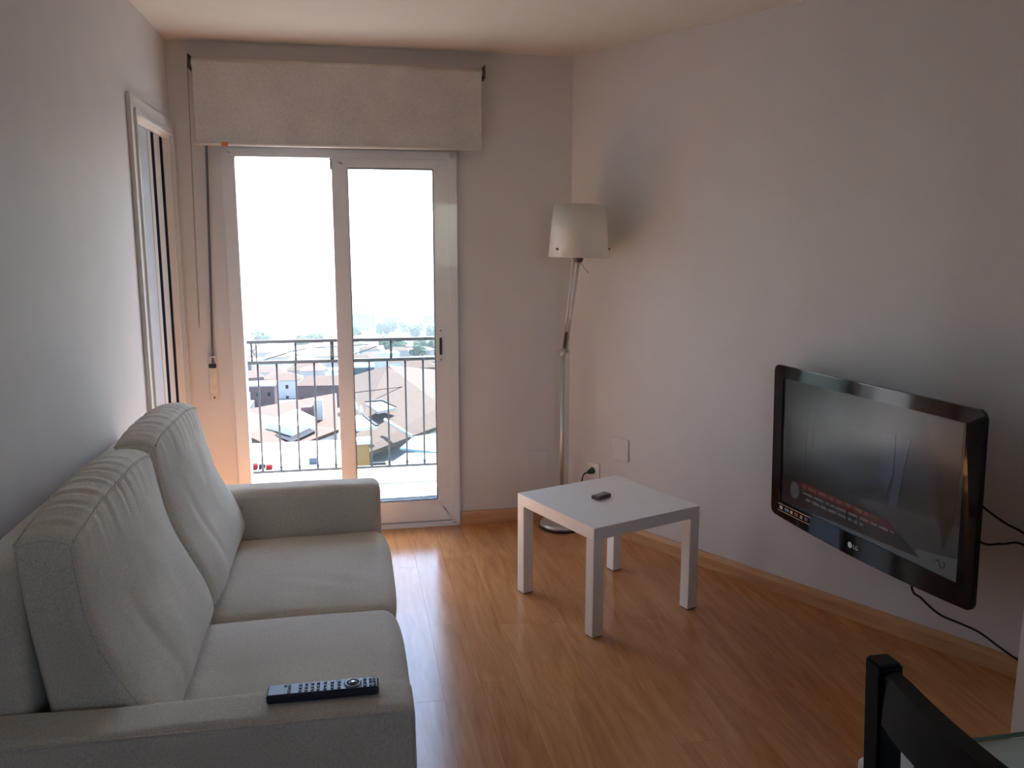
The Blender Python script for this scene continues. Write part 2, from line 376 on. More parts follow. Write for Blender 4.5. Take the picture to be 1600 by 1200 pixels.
# door in the long wall: casing, leaf with two dark inlays, handle plate
dr = thing('door_1', 'painted interior door with two dark vertical inlays beside the balcony door', 'door', (XL, (LY0+LY1)/2, 0)); dr['kind'] = 'structure'
CW = 0.068
pris('casing', [(LY0-CW, 0), (LY0, 0), (LY0, LZ), (LY1, LZ), (LY1, 0), (LY1+CW, 0), (LY1+CW, LZ+CW), (LY0-CW, LZ+CW)], XL, XL+0.016, M['casing'], dr, axis='X', bevel=0.003)
pris('jamb_lining', [(LY0, 0), (LY0+0.014, 0), (LY0+0.014, LZ-0.014), (LY1-0.014, LZ-0.014), (LY1-0.014, 0), (LY1, 0), (LY1, LZ), (LY0, LZ)], XL-0.09, XL+0.004, M['white'], dr, axis='X')
pris('casing_bead', [(LY0-0.020, 0), (LY0-0.002, 0), (LY0-0.002, LZ+0.002), (LY1+0.002, LZ+0.002), (LY1+0.002, 0), (LY1+0.020, 0), (LY1+0.020, LZ+0.020), (LY0-0.020, LZ+0.020)], XL+0.014, XL+0.024, M['frame'], dr, axis='X', bevel=0.003)
lf = box('leaf', (XL-0.075, LY0+0.014, 0.004), (XL-0.024, 4.02, LZ-0.018), M['doorpanel'], dr)
S1, S2, SW = 4.080, 4.256, 0.050
box('stile', (XL-0.075, 4.02, 0.004), (XL-0.022, S1, LZ-0.018), M['doortan'], dr)
box('dark_inlay', (XL-0.075, S1, 0.004), (XL-0.020, S1+SW, LZ-0.018), M['navy'], dr)
box('stile', (XL-0.075, S1+SW, 0.004), (XL-0.022, S2, LZ-0.018), M['doortan'], dr)
box('dark_inlay', (XL-0.075, S2, 0.004), (XL-0.020, S2+SW, LZ-0.018), M['navy'], dr)
box('stile', (XL-0.075, S2+SW, 0.004), (XL-0.022, LY1-0.014, LZ-0.018), M['doortan'], dr)
hp = box('handle_plate', (XL-0.028, 3.735, 0.93), (XL-0.022, 3.785, 1.08), M['socket'], dr, bevel=0.003)
rod('knob', (XL-0.024, 3.76, 1.05), (XL-0.004, 3.76, 1.05), 0.011, M['metal'], hp)

# ------------------------------------------------------------------ balcony door
wd = thing('window_1', 'white sliding balcony door, one leaf slid open behind the other', 'balcony door', (-0.03, YB, 0)); wd['kind'] = 'structure'
FY0, FY1 = YB-0.022, YB+0.075
def ring(name, x0, x1, z0, z1, wl_, wr_, wt, wb_, y0, y1, mat, par, bevel=0.003):
    """rectangular frame as one mesh: stiles and rails round an opening"""
    bm = bmesh.new()
    o = [(x0, z0), (x1, z0), (x1, z1), (x0, z1)]; i = [(x0+wl_, z0+wb_), (x1-wr_, z0+wb_), (x1-wr_, z1-wt), (x0+wl_, z1-wt)]
    V = [[[bm.verts.new((p[0], y, p[1])) for p in q] for q in (o, i)] for y in (y0, y1)]
    for k in range(4):
        k2 = (k+1) % 4
        bm.faces.new((V[0][0][k], V[0][0][k2], V[0][1][k2], V[0][1][k])); bm.faces.new((V[1][0][k], V[1][0][k2], V[1][1][k2], V[1][1][k]))
        bm.faces.new((V[0][0][k], V[0][0][k2], V[1][0][k2], V[1][0][k])); bm.faces.new((V[0][1][k], V[0][1][k2], V[1][1][k2], V[1][1][k]))
    if bevel: bmesh.ops.bevel(bm, geom=list(bm.edges), offset=bevel, segments=2, affect='EDGES', clamp_overlap=True)
    return put(name, bm_me(bm, name), mat, par)
ring('outer_frame', DX0, DX1, 0.0, DZ, 0.062, 0.045, 0.042, 0.028, FY0, FY1, M['frame'], wd)
for z in (0.0,):
    box('sill_track', (DX0+0.06, FY0+0.03, 0.028), (DX1-0.045, FY0+0.036, 0.04), M['metal'], wd)
# room-side leaf
LX0, LX1, L0, L1 = -0.083, 0.505, 0.034, 1.944
leaf = ring('sliding_leaf', LX0, LX1, L0, L1, 0.078, 0.080, 0.046, 0.118, FY0+0.004, FY0+0.040, M['frame'], wd)
ring('glazing_seal', LX0+0.076, LX1-0.078, L0+0.116, L1-0.044, 0.006, 0.006, 0.006, 0.006, FY0+0.008, FY0+0.034, M['seal'], leaf, bevel=0)
box('pane', (LX0+0.08, FY0+0.020, L0+0.12), (LX1-0.082, FY0+0.024, L1-0.048), M['glass'], leaf)
box('brush_block', (LX0-0.006, FY0+0.004, L1-0.055), (LX0, FY0+0.03, L1), M['seal'], leaf)
lk = box('lock_plate', (0.440, FY0+0.0015, 0.905), (0.462, FY0+0.0045, 1.085), M['frame'], leaf, bevel=0.001)
box('finger_recess', (0.4445, FY0-0.0005, 0.945), (0.4575, FY0+0.003, 1.035), M['black'], lk)
for z in (0.918, 1.072): rod('screw', (0.451, FY0+0.0002, z), (0.451, FY0+0.003, z), 0.004, M['dmetal'], lk, n=10)
# outer leaf, slid behind the first
leaf2 = ring('sliding_leaf', LX0+0.012, LX1+0.004, L0, L1, 0.066, 0.066, 0.046, 0.118, FY0+0.050, FY0+0.086, M['frame'], wd)
ring('glazing_seal', LX0+0.076, LX1-0.060, L0+0.116, L1-0.044, 0.004, 0.004, 0.004, 0.004, FY0+0.054, FY0+0.080, M['seal'], leaf2, bevel=0)
box('pane', (LX0+0.079, FY0+0.066, L0+0.119), (LX1-0.063, FY0+0.070, L1-0.047), M['glass'], leaf2)
w2 = thing('added_fill_window', 'added white framed window in the unseen wall, for fill light', 'window', ((W0+W1)/2, Y0-0.1, WZ0)); w2['kind'] = 'structure'  # window added behind the camera to let in soft fill light
ring('outer_frame', W0, W1, WZ0, WZ1, 0.05, 0.05, 0.05, 0.05, Y0-0.14, Y0-0.08, M['frame'], w2)
box('mullion', ((W0+W1)/2-0.03, Y0-0.14, WZ0+0.05), ((W0+W1)/2+0.03, Y0-0.08, WZ1-0.05), M['frame'], w2)
for x in (W0+0.05, (W0+W1)/2+0.03): box('pane', (x, Y0-0.112, WZ0+0.05), (x+(W1-W0)/2-0.08, Y0-0.108, WZ1-0.05), M['glass'], w2)
# reveal lining outside the frame is the wall itself; threshold slab
th = box('trim_1', (DX0+0.02, YB+0.076, -0.06), (DX1-0.02, YB+T+0.02, 0.0), M['render']); struct(th, 'white stone threshold outside the balcony door', 'threshold')

# ================================================================== balcony
bf = box('balcony_floor', (-2.6, YB+T, -0.26), (2.4, 5.66, -0.04), M['tile_out']); struct(bf, 'sunlit pale balcony floor beyond the glass door', 'balcony floor')
bk = box('balcony_kerb', (-2.6, 5.43, -0.04), (2.4, 5.62, 0.030), M['render'], bevel=0.006); struct(bk, 'low white kerb under the balcony railing', 'kerb')
fp = box('wall_light_blocker', (DX1+0.0, YB+T, -0.26), (DX1+0.20, 5.40, 2.5), M['render']); struct(fp, 'unseen white wall added beside the balcony door to block sun and sky', 'wall')  # added out of view to keep sun and side sky off the room
rl = thing('balcony_railing', 'black iron balcony railing with slim upright bars', 'railing', (0, 5.5, 0.03))
RY = 5.5
box('top_rail', (-2.5, RY-0.020, 0.900), (2.3, RY+0.020, 0.920), M['iron'], rl)
box('middle_rail', (-2.5, RY-0.018, 0.768), (2.3, RY+0.018, 0.788), M['iron'], rl)
box('bottom_rail', (-2.5, RY-0.010, 0.052), (2.3, RY+0.010, 0.068), M['iron'], rl)
bm = bmesh.new(); cyl(bm, (0, 0, 0.060), (0, 0, 0.772), 0.0062, n=10)
bmesh.ops.create_uvsphere(bm, u_segments=10, v_segments=6, radius=0.0115, matrix=Matrix.Translation((0, 0, 0.085)))
bar_me = bm_me(bm, 'bar'); bar_me.materials.append(M['iron'])
for p in bar_me.polygons: p.use_smooth = True
x = -0.604 - 0.1165*15
while x < 2.2:
    o = bpy.data.objects.new('bar', bar_me); o.parent = rl; o.location = (x, 0, -0.03); link(o); x += 0.1165
for x, r in ((-0.637, 0.006), (-0.608, 0.004), (-0.366, 0.007), (-0.138, 0.012), (0.238, 0.008), (-1.2, 0.008), (0.85, 0.008), (1.5, 0.008), (-2.0, 0.012), (2.1, 0.012)):
    rod('short_post', (x, RY, 0.78), (x, RY, 0.905), r, M['iron'], rl, n=10)
rod('foot', (-2.45, RY, 0.028), (-2.45, RY, 0.90), 0.015, M['iron'], rl); rod('foot', (2.25, RY, 0.028), (2.25, RY, 0.90), 0.015, M['iron'], rl)
for x in (-1.36, 1.31): rod('foot', (x, RY, 0.028), (x, RY, 0.06), 0.012, M['iron'], rl)

# ================================================================== the town below
M['tan_roof'] = tiles('brown_tile_roof', (0.082, 0.060, 0.049), (0.093, 0.069, 0.057), 0.8)
M['red_roof'] = tiles('terracotta_roof', (0.072, 0.049, 0.039), (0.081, 0.056, 0.045), 0.8)
M['twhite'] = plain('town_white_wall', (0.42, 0.41, 0.40), rough=0.9, spec=0.08, var=0.06, scale=0.4)
M['tcream'] = plain('town_cream_wall', (0.27, 0.255, 0.235), rough=0.9, spec=0.08, var=0.08, scale=0.4)
M['tpink'] = plain('town_brick_wall', (0.098, 0.064, 0.063), rough=0.9, spec=0.08, var=0.1, scale=0.6)
M['tgrey'] = plain('town_grey_wall', (0.060, 0.073, 0.090), rough=0.8, spec=0.08, var=0.06, scale=0.3)
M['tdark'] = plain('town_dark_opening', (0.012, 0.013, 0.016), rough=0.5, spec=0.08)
M['tblue'] = plain('town_blue_awning', (0.14, 0.21, 0.25), rough=0.7, spec=0.08)
M['torange'] = plain('town_orange_wall', (0.24, 0.14, 0.055), rough=0.85, spec=0.08)
M['tred'] = plain('town_red_cloth', (0.14, 0.012, 0.012), rough=0.8, spec=0.08)
M['leaf'] = plain('tree_crown', (0.030, 0.058, 0.033), rough=0.9, spec=0.08, var=0.5, scale=0.6)
M['tfar'] = plain('far_city_walls', (0.12, 0.125, 0.13), rough=0.9, spec=0.08, var=0.5, scale=0.02)
M['ground'] = plain('town_ground', (0.10, 0.11, 0.09), rough=0.95, spec=0.08, var=0.35, scale=0.02)
FWv = Vector((sin(YAW)*cos(PITCH), cos(YAW)*cos(PITCH), -sin(PITCH))); RTv = Vector((cos(YAW), -sin(YAW), 0)); UPv = RTv.cross(FWv)
def at(u, v, y):
    """a point of the town at a given distance out from the building"""
    d = FWv + RTv*((u-800)/F) - UPv*((v-600)/F); return Vector((0, 0, HCAM)) + d*(y/d.y)
PROF = [(8, -40), (100, -44), (200, -48), (300, -55), (500, -68), (800, -97), (1500, -155), (2500, -200), (5000, -235), (12000, -250)]
def ground(y):
    for (a0, z0), (a1, z1) in zip(PROF, PROF[1:]):
        if y <= a1: return z0 + (z1-z0)*max(0, y-a0)/(a1-a0)
    return PROF[-1][1]
bm = bmesh.new(); rows = []
for y, z in [(7.5, -40)] + PROF:
    rows.append([bm.verts.new((sx*(y*1.3+60), y, z)) for sx in (-1, -0.33, 0.33, 1)])
for r0, r1 in zip(rows, rows[1:]):
    for k in range(3): bm.faces.new((r0[k], r0[k+1], r1[k+1], r1[k]))
g = put('hillside_ground', bm_me(bm), M['ground']); struct(g, 'ground of the town falling away below the balcony', 'ground')
def slab(name, pts, mat, parent, t=0.18):
    """roof plane with thickness"""
    bm = bmesh.new(); top = [bm.verts.new(p) for p in pts]; bot = [bm.verts.new(Vector(p)-Vector((0, 0, t))) for p in pts]
    bm.faces.new(top); bm.faces.new(bot[::-1])
    for i in range(len(pts)):
        j = (i+1) % len(pts); bm.faces.new((top[i], top[j], bot[j], bot[i]))
    bmesh.ops.triangulate(bm, faces=[f for f in bm.faces if len(f.verts) > 4])
    return put(name, bm_me(bm, name), mat, parent)
def below(p, z): return Vector((p.x, p.y, z))
# big brown roofed hall to the right, about 120 m off
def vz(d): return Vector((0, 0, d))
GZ = -45.0
A = at(606, 571, 150); E1 = at(581, 705, 115); E2 = at(690, 664, 129); TLp = at(534, 592, 155); BL = at(530, 724, 117); Hp = at(690, 634, 134); R2 = at(690, 578, 162)
hall = thing('brown_roofed_hall', 'large building with wide brown tiled roof and sunken skylights below the balcony', 'building', (E1.x, E1.y, GZ))
slab('roof', [TLp, A, Hp, E2, E1, BL], M['tan_roof'], hall, 0.6); slab('roof', [A, R2, Hp], M['tan_roof'], hall, 0.6)
bm = bmesh.new(); prism(bm, [(E1.x+1, E1.y+2), (E2.x, E2.y+2), (R2.x, R2.y), (TLp.x, TLp.y-2), (BL.x+0.5, BL.y+3)], GZ, min(E1.z, BL.z)-0.8); put('wall', bm_me(bm), M['tcream'], hall)
def on_roof(u, v, up=0.2):
    n = (A-E1).cross(E2-E1); d = FWv + RTv*((u-800)/F) - UPv*((v-600)/F); o = Vector((0, 0, HCAM))
    return o + d*((E1-o).dot(n)/d.dot(n)) + vz(up)
sk = slab('skylight', [on_roof(*q) for q in ((571, 632), (596, 627), (618, 639), (590, 645))], M['tcream'], hall, 0.4)
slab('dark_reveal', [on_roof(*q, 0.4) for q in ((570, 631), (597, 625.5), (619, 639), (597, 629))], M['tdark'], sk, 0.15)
slab('skylight', [on_roof(*q) for q in ((655, 613), (690, 609), (690, 624), (668, 622))], M['tgrey'], hall, 0.4)
d1 = slab('dormer_wall', [on_roof(*q) for q in ((548, 651), (566, 652), (590, 668), (548, 673))], M['twhite'], hall, 0.4)
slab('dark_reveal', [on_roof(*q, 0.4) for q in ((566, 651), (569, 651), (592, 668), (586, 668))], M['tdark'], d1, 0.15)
for u, v in ((556, 638), (564, 643)):
    lathe('vent_cowl', [(0.0, 0.95), (0.12, 0.9), (0.34, 0.1), (0.34, -0.4), (0, -0.4)], M['twhite'], hall, c=on_roof(u, v, 0), n=10)
rod('white_pipe', on_roof(601, 659, 0.35), on_roof(643, 685, 0.35), 0.26, M['twhite'], hall, n=8)
for q0, q1 in (((606, 572), (688, 634)), ((545, 615), (640, 603))): rod('roof_seam', on_roof(*q0, 0.05), on_roof(*q1, 0.05), 0.10, M['tpink'], hall, n=6)
# terrace and awnings below the hall eave
tz = -41.0
def gpt(u, v, z=tz):
    d = FWv + RTv*((u-800)/F) - UPv*((v-600)/F); o = Vector((0, 0, HCAM)); return o + d*((z-o.z)/d.z)
tr = thing('roof_terrace', 'white terrace with dark openings under the eave of the brown roof', 'terrace', (gpt(600, 740).x, gpt(600, 740).y, GZ))
q = [gpt(505, 790), gpt(720, 790), gpt(720, 742), gpt(505, 748)]; c0 = (q[2]+q[3])/2
slab('deck', q, M['twhite'], tr, 1.0)
for u0, u1, v0, mt in ((579, 588, 712, 'tdark'), (588.5, 602, 706, 'tdark'), (602, 606, 706, 'twhite'), (606, 611, 702, 'tcream'), (611, 616, 702, 'tgrey'), (616, 648, 708, 'tdark')):
    pa, pb = at(u0, v0, 112), at(u1, v0-2, 112)
    bm = bmesh.new(); bx(bm, (pa.x, 112, tz), (pb.x, 113, min(pa.z, E1.z-1.0))); put('opening', bm_me(bm), M[mt], tr)
def awn(name, px, mat, label, y, cat='awning'):
    o = slab(name, [at(u, v, yy) for (u, v), yy in zip(px, y)], mat, None, 0.25); return tag(o, label, cat)
awn('awning', [(625, 700), (646, 682), (700, 674), (700, 708)], M['tblue'], 'pale blue awning beside the brown roof', (100, 104, 104, 99))
awn('awning', [(596, 733), (634, 708), (700, 708), (700, 748), (600, 748)], M['twhite'], 'white awning below the pale blue one', (95, 99, 99, 93, 93))
og = thing('orange_gable_house', 'small orange walled shed at the foot of the brown roof', 'building', (at(562, 725, 108).x, 108, GZ))
pa, pb = at(541, 700, 108), at(577, 693, 108)
bm = bmesh.new(); bx(bm, (pa.x, 108, GZ), (pb.x, 110, at(560, 694, 108).z)); put('wall', bm_me(bm), M['torange'], og)
bm = bmesh.new(); bx(bm, (pa.x-.2, 107.6, at(560, 694, 108).z), (pb.x+.3, 110.3, at(560, 689, 108).z)); put('roof', bm_me(bm), M['twhite'], og)
# house with the white boxed roof terrace, left
la, lb, lc, ld, le = at(376, 676, 122), at(440, 705, 113), at(529, 671, 126), at(526, 614, 153), at(376, 641, 149)
ht = thing('terraced_house', 'tan roofed house with a white boxed roof terrace and white side wall', 'building', (lb.x, lb.y, GZ))
slab('roof', [la, lb, lc, ld, le], M['red_roof'], ht, 0.5)
bm = bmesh.new(); prism(bm, [(lb.x+0.5, lb.y+0.6), (lc.x-0.3, lc.y+0.6), (ld.x-0.3, ld.y-1), (le.x, le.y-1.5), (la.x, la.y+0.6)], GZ, min(lb.z, la.z, lc.z)-0.9); put('wall', bm_me(bm), M['twhite'], ht)
bm = bmesh.new(); prism(bm, [(lb.x+0.6, lb.y+0.5), (lc.x-0.2, lc.y+0.5), (lc.x-0.2, lc.y+0.8), (lb.x+0.6, lb.y+0.8)], GZ, lb.z-0.5); put('front_wall', bm_me(bm), M['twhite'], ht)
def tbox(px, y, up, dn, mat, parent, name):
    """block standing on a roof"""
    pts = [at(u, v, yy) for (u, v), yy in zip(px, y)]; z = sum(p.z for p in pts)/4
    bm = bmesh.new(); prism(bm, [(p.x, p.y) for p in pts], z-dn, z+up); return put(name, bm_me(bm), mat, parent)
tbox([(416, 664), (456, 680), (494, 664), (464, 648)], (126, 120, 127, 135), 0.9, 1.6, M['twhite'], ht, 'terrace_box')
tbox([(424, 678), (456, 690), (492, 673), (470, 662)], (122, 116.5, 123, 129), 0.0, 1.2, M['tdark'], ht, 'painted_shadow')  # dark block painted in as the shadow below the terrace box
p = at(497, 631, 134); bm = bmesh.new(); bx(bm, p+Vector((-.7, -.7, -2.5)), p+Vector((.7, .7, .7))); put('chimney', bm_me(bm), M['tcream'], ht)
bm = bmesh.new(); bx(bm, p+Vector((-2.6, -1, -2.5)), p+Vector((-.7, .6, -.3))); put('chimney', bm_me(bm), M['tpink'], ht)
# low yard left
yd = thing('tiled_shed', 'small shed with tiled roof and pale wall beside the white annexe', 'building', (at(400, 712, 100).x, 100, GZ))
pts = [at(u, v, y) for u, v, y in ((376, 704, 99), (424, 713, 97), (424, 700, 103), (376, 690, 106))]
slab('roof', pts, M['red_roof'], yd, 0.5)
bm = bmesh.new(); prism(bm, [(pts[0].x, 99.6), (pts[1].x-0.2, 97.8), (pts[1].x-0.2, 102), (pts[0].x, 104)], GZ, pts[1].z-0.5); put('wall', bm_me(bm), M['tcream'], yd)
az = at(460, 722, 84).z
yv = box('flat_annexe', (at(376, 740, 84).x-8, 76, GZ), (at(534, 740, 84).x, 93, az), M['twhite']); tag(yv, 'white flat roofed annexe below the terraced house', 'building')
def azp(u, v):
    d = FWv + RTv*((u-800)/F) - UPv*((v-600)/F); o = Vector((0, 0, HCAM)); return o + d*((az-o.z)/d.z)
for (u, v, s_, mt, nm, lab, cat) in ((397, 733, 0.36, 'tred', 'red_cloth', 'red cloth heap, the larger red thing by the dark box on the annexe', 'cloth'), (421, 733, 0.30, 'tred', 'red_tub', 'red tub, the smaller red thing by the dark box on the annexe', 'tub'), (410, 732, 0.30, 'tdark', 'dark_crate', 'dark box between red things on the annexe roof', 'box'), (490, 724, 0.42, 'tgrey', 'grey_sack', 'grey bundle alone on the white annexe roof', 'bundle')):
    p = azp(u, v); o = rbox(nm, (p.x-s_, p.y-s_, az), (p.x+s_, p.y+s_, az+s_*1.5), s_*0.3, (2, 2, 2), M[mt], None, k=2); tag(o, lab, cat)

# mid-distance houses: one object each
def house(u, y, wid, dep, hgt, wall, roof, rot, label, group, name='town_house', z=None, rows_=0, cat='building'):
    c = at(u, 560, y); z0 = ground(y)-1 if z is None else z
    h = thing(name, label, cat, (c.x, c.y, z0), rot, group)
    bm = bmesh.new(); bx(bm, (-wid/2, -dep/2, 0), (wid/2, dep/2, hgt)); put('walls', bm_me(bm), M[wall], h, world=False)
    if roof:
        bm = bmesh.new(); r = wid*0.16; e = wid*0.04
        v = [bm.verts.new(p) for p in ((-wid/2-e, -dep/2-e, hgt), (wid/2+e, -dep/2-e, hgt), (wid/2+e, dep/2+e, hgt), (-wid/2-e, dep/2+e, hgt), (-wid/2+dep*0.35, 0, hgt+r), (wid/2-dep*0.35, 0, hgt+r))]
        for f in ((0, 1, 5, 4), (1, 2, 5), (2, 3, 4, 5), (3, 0, 4), (3, 2, 1, 0)): bm.faces.new([v[i] for i in f])
        put('roof', bm_me(bm), M[roof], h, world=False)
    else:
        bm = bmesh.new(); bx(bm, (-wid/2-0.2, -dep/2-0.2, hgt), (wid/2+0.2, dep/2+0.2, hgt+0.5)); put('parapet', bm_me(bm), M['twhite'], h, world=False)
    if rows_:
        nw = max(2, int(wid/3.2))
        for k in range(rows_):
            for i in range(nw):
                bm = bmesh.new(); x = -wid/2 + wid*(i+0.5)/nw; zz = hgt*(1-(k+0.6)/ (rows_+0.2))
                bx(bm, (x-0.55, -dep/2-0.06, zz-0.7), (x+0.55, -dep/2+0.02, zz+0.7)); put('window', bm_me(bm), M['tdark'], h, world=False)
    return h
# named, larger ones
def top_z(v, y): return at(560, v, y).z
mids = [
 (404, 300, 11, 9, 596, 'tpink', None, 'brick walled block with flat roof behind the terraced house', 2),
 (446, 330, 12, 9, 588, 'twhite', 'red_roof', 'white house with low red roof behind the white roof terrace', 2),
 (503, 300, 17, 9, 597, 'tpink', 'tan_roof', 'long brick walled house with brown roof behind the chimneys', 1),
 (562, 280, 9, 8, 572, 'tgrey', None, 'blue grey block with flat roof behind the wide brown roof', 2),
 (655, 290, 11, 9, 574, 'tpink', 'red_roof', 'brick house with red roof behind the wide brown roof', 1),
 (418, 400, 15, 9, 576, 'twhite', 'tan_roof', 'wide white house with brown roof behind the brick walled block', 1),
 (478, 410, 17, 9, 574, 'tcream', 'red_roof', 'cream house with red roof behind the long brick house', 1),
 (630, 400, 13, 9, 566, 'twhite', 'red_roof', 'white house with red roof behind the brick house by the ridge', 1)]
for (u, y, wd_, dp, v, wl_, rf, lab, rw) in mids:
    zt = top_z(v, y); z0 = ground(y)-2; house(u, y, wd_, dp, max(3, zt-z0), wl_, rf, rnd.uniform(-0.15, 0.15), lab, None, z=z0, rows_=rw)
# dark slab block with white fins
yb_ = 1400; c = at(567, 502, yb_); zt = top_z(490, yb_); z0 = ground(yb_)-6
sb = thing('slab_block', 'dark blue grey slab block with white vertical stripes', 'building', (c.x, yb_, z0))
bm = bmesh.new(); bx(bm, (-20, -8, 0), (20, 8, zt-z0)); put('walls', bm_me(bm), M['tgrey'], sb, world=False)
for x in (-9, -2, 5, 11.5):
    bm = bmesh.new(); bx(bm, (x-0.9, -9, 0), (x+0.9, -7.9, zt-z0+1)); put('white_fin', bm_me(bm), M['twhite'], sb, world=False)
APT = ((452, 521, 1230, 26), (480, 515, 1250, 25), (507, 513, 1280, 24), (610, 503, 1400, 26), (638, 501, 1420, 26), (667, 500, 1440, 26))
for i, (u, v, y, wd_) in enumerate(APT):
    zt = top_z(v-6, y); z0 = ground(y)-5
    house(u, y, wd_, 14, max(10, zt-z0), 'tgrey' if i % 2 else 'tcream', None, 0.03, ('blue grey' if i % 2 else 'cream') + ' mid-rise apartment block above the tree belt', ('blue grey' if i % 2 else 'cream') + ' apartment blocks beyond the tree belt', 'apartment_block', z=z0)
TAKEN = []
def free(x, y, r):
    if any((x-a_)**2 + (y-b_)**2 < (r+c_)**2 for a_, b_, c_ in TAKEN): return False
    TAKEN.append((x, y, r)); return True
for (u, y, wd_, dp, v, *_r) in mids: TAKEN.append((at(u, 560, y).x, y, wd_*0.66))
TAKEN.append((at(567, 502, 1400).x, 1400, 24))
for u, v, y, wd_ in APT: TAKEN.append((at(u, 560, y).x, y, wd_*0.6))
made = 0
for k in range(4000):
    if made >= 190: break
    y = 330*(4.6**rnd.random()); u = rnd.uniform(372, 690); sz = rnd.uniform(9, 15)*(1 + y/2600); c = at(u, 560, y)
    if not free(c.x, y, sz*0.66): continue
    made += 1; fl_ = rnd.random() < 0.4
    hh = rnd.uniform(4, 7)*(1+y/1800) + (rnd.random() < 0.08 and y > 800)*10
    wl_ = rnd.choice(['twhite', 'twhite', 'tcream', 'tcream', 'tpink' if y < 600 else 'twhite']); rf = None if fl_ else rnd.choice(['red_roof', 'tan_roof'])
    wn_ = {'twhite': 'white', 'tcream': 'cream', 'tpink': 'brick'}[wl_]; rn_ = {None: 'flat roof', 'red_roof': 'reddish hipped roof', 'tan_roof': 'brown hipped roof'}[rf]
    house(u, y, sz, sz*0.7, hh, wl_, rf, rnd.uniform(-0.5, 0.5), f'{wn_} walled house with {rn_} among the houses of the town', f'{wn_} houses with {rn_} in the town', 'flat_roofed_building' if fl_ else 'hipped_roof_house')
bm = bmesh.new()
for k in range(1500):
    y = 1580*(5.5**rnd.random()); u = rnd.uniform(360, 700); c = at(u, 560, y); s = rnd.uniform(9, 24); h = rnd.uniform(8, 24) + (rnd.random() < 0.05)*45
    bx(bm, (c.x-s, y-s/2, ground(y)-2), (c.x+s, y+s/2, ground(y)+h))
SIDE = []
for k in range(700):                      # the same town carries on to both sides of the view
    y = 235*(6.5**rnd.random()); u = rnd.choice((rnd.uniform(60, 362), rnd.uniform(704, 1020))); c = at(u, 560, y); s = rnd.uniform(5, 9); h = rnd.uniform(6, 13)
    if any((c.x-a_)**2 + (y-b_)**2 < (s*1.3+c_)**2 for a_, b_, c_ in TAKEN): continue
    SIDE.append((c.x, y, s*1.3))
    bx(bm, (c.x-s, y-s*0.7, ground(y)-2), (c.x+s, y+s*0.7, ground(y)+h))
fc = put('distant_city', bm_me(bm), M['tfar']); tag(fc, 'pale far city fading into the haze', 'city', kind='stuff')
TAKEN += SIDE
# trees
def crown(seed, n=9):
    r = random.Random(seed); bm = bmesh.new()
    for i in range(n):
        p = Vector((r.uniform(-.55, .55), r.uniform(-.55, .55), r.uniform(.5, 1.5)))
        bmesh.ops.create_icosphere(bm, subdivisions=2, radius=r.uniform(.30, .52), matrix=Matrix.Translation(p))
    for v in bm.verts: v.co += Vector((r.uniform(-.08, .08), r.uniform(-.08, .08), r.uniform(-.08, .08)))
    me = bm_me(bm, 'crown'); me.materials.append(M['leaf']); return me
bm = bmesh.new(); cyl(bm, (0, 0, -0.6), (0, 0, 0.7), 0.09, 0.05, 7); trunk_me = bm_me(bm, 'trunk'); trunk_me.materials.append(M['tdark'])
crowns = [crown(i) for i in range(4)]
def tree(u, y, s, k):
    c = at(u, 560, y)
    if not free(c.x, y, s*1.02): return
    t = thing('tree', 'dark green leafy tree between the houses of the town', 'tree', (c.x, y, ground(y)+0.4*s), rnd.uniform(0, 6.28), 'trees among the town houses')
    t.scale = (s, s, s)
    for nm, me in (('crown', crowns[k % 4]), ('trunk', trunk_me)):
        o = bpy.data.objects.new(nm, me); o.parent = t; link(o)
for k in range(70): tree(rnd.uniform(376, 526), rnd.uniform(520, 1150), rnd.uniform(5.5, 9), k)
for k in range(90): tree(rnd.uniform(590, 690), rnd.uniform(470, 760), rnd.uniform(5.0, 8), k)
for k in range(60): tree(rnd.uniform(545, 690), rnd.uniform(760, 1350), rnd.uniform(7, 11), k)
for k in range(12): tree(rnd.uniform(380, 690), rnd.uniform(330, 420), rnd.uniform(3, 4.5), k)
# overhead power lines between the town and the balcony
o = tube('power_line', [at(u, v, 40) for u, v in ((300, 575), (385, 569), (430, 557), (470, 546), (523, 541), (580, 538))], 0.022, M['iron'], k=6, n=6); tag(o, 'thin black power line seen through the open half of the balcony door', 'power line')
o = tube('power_line', [at(u, v, 42) for u, v in ((540, 557), (575, 546), (605, 536), (660, 527), (760, 520))], 0.022, M['iron'], k=6, n=6); tag(o, 'thin black power line seen through the glass pane of the balcony door', 'power line')
# haze over the town
hz = bpy.data.materials.new('town_haze'); hz.use_nodes = True; t = hz.node_tree; t.nodes.clear()
vo = N(t, 'ShaderNodeVolumeScatter'); vo.inputs['Color'].default_value = (0.93, 0.96, 1, 1); vo.inputs['Density'].default_value = 0.00020; vo.inputs['Anisotropy'].default_value = 0.2
mo = N(t, 'ShaderNodeOutputMaterial'); t.links.new(vo.outputs[0], mo.inputs['Volume'])
ho = box('haze', (-9000, 220, -300), (9000, 12500, 60), hz); tag(ho, 'bright summer haze lying over the city', 'haze', kind='stuff')

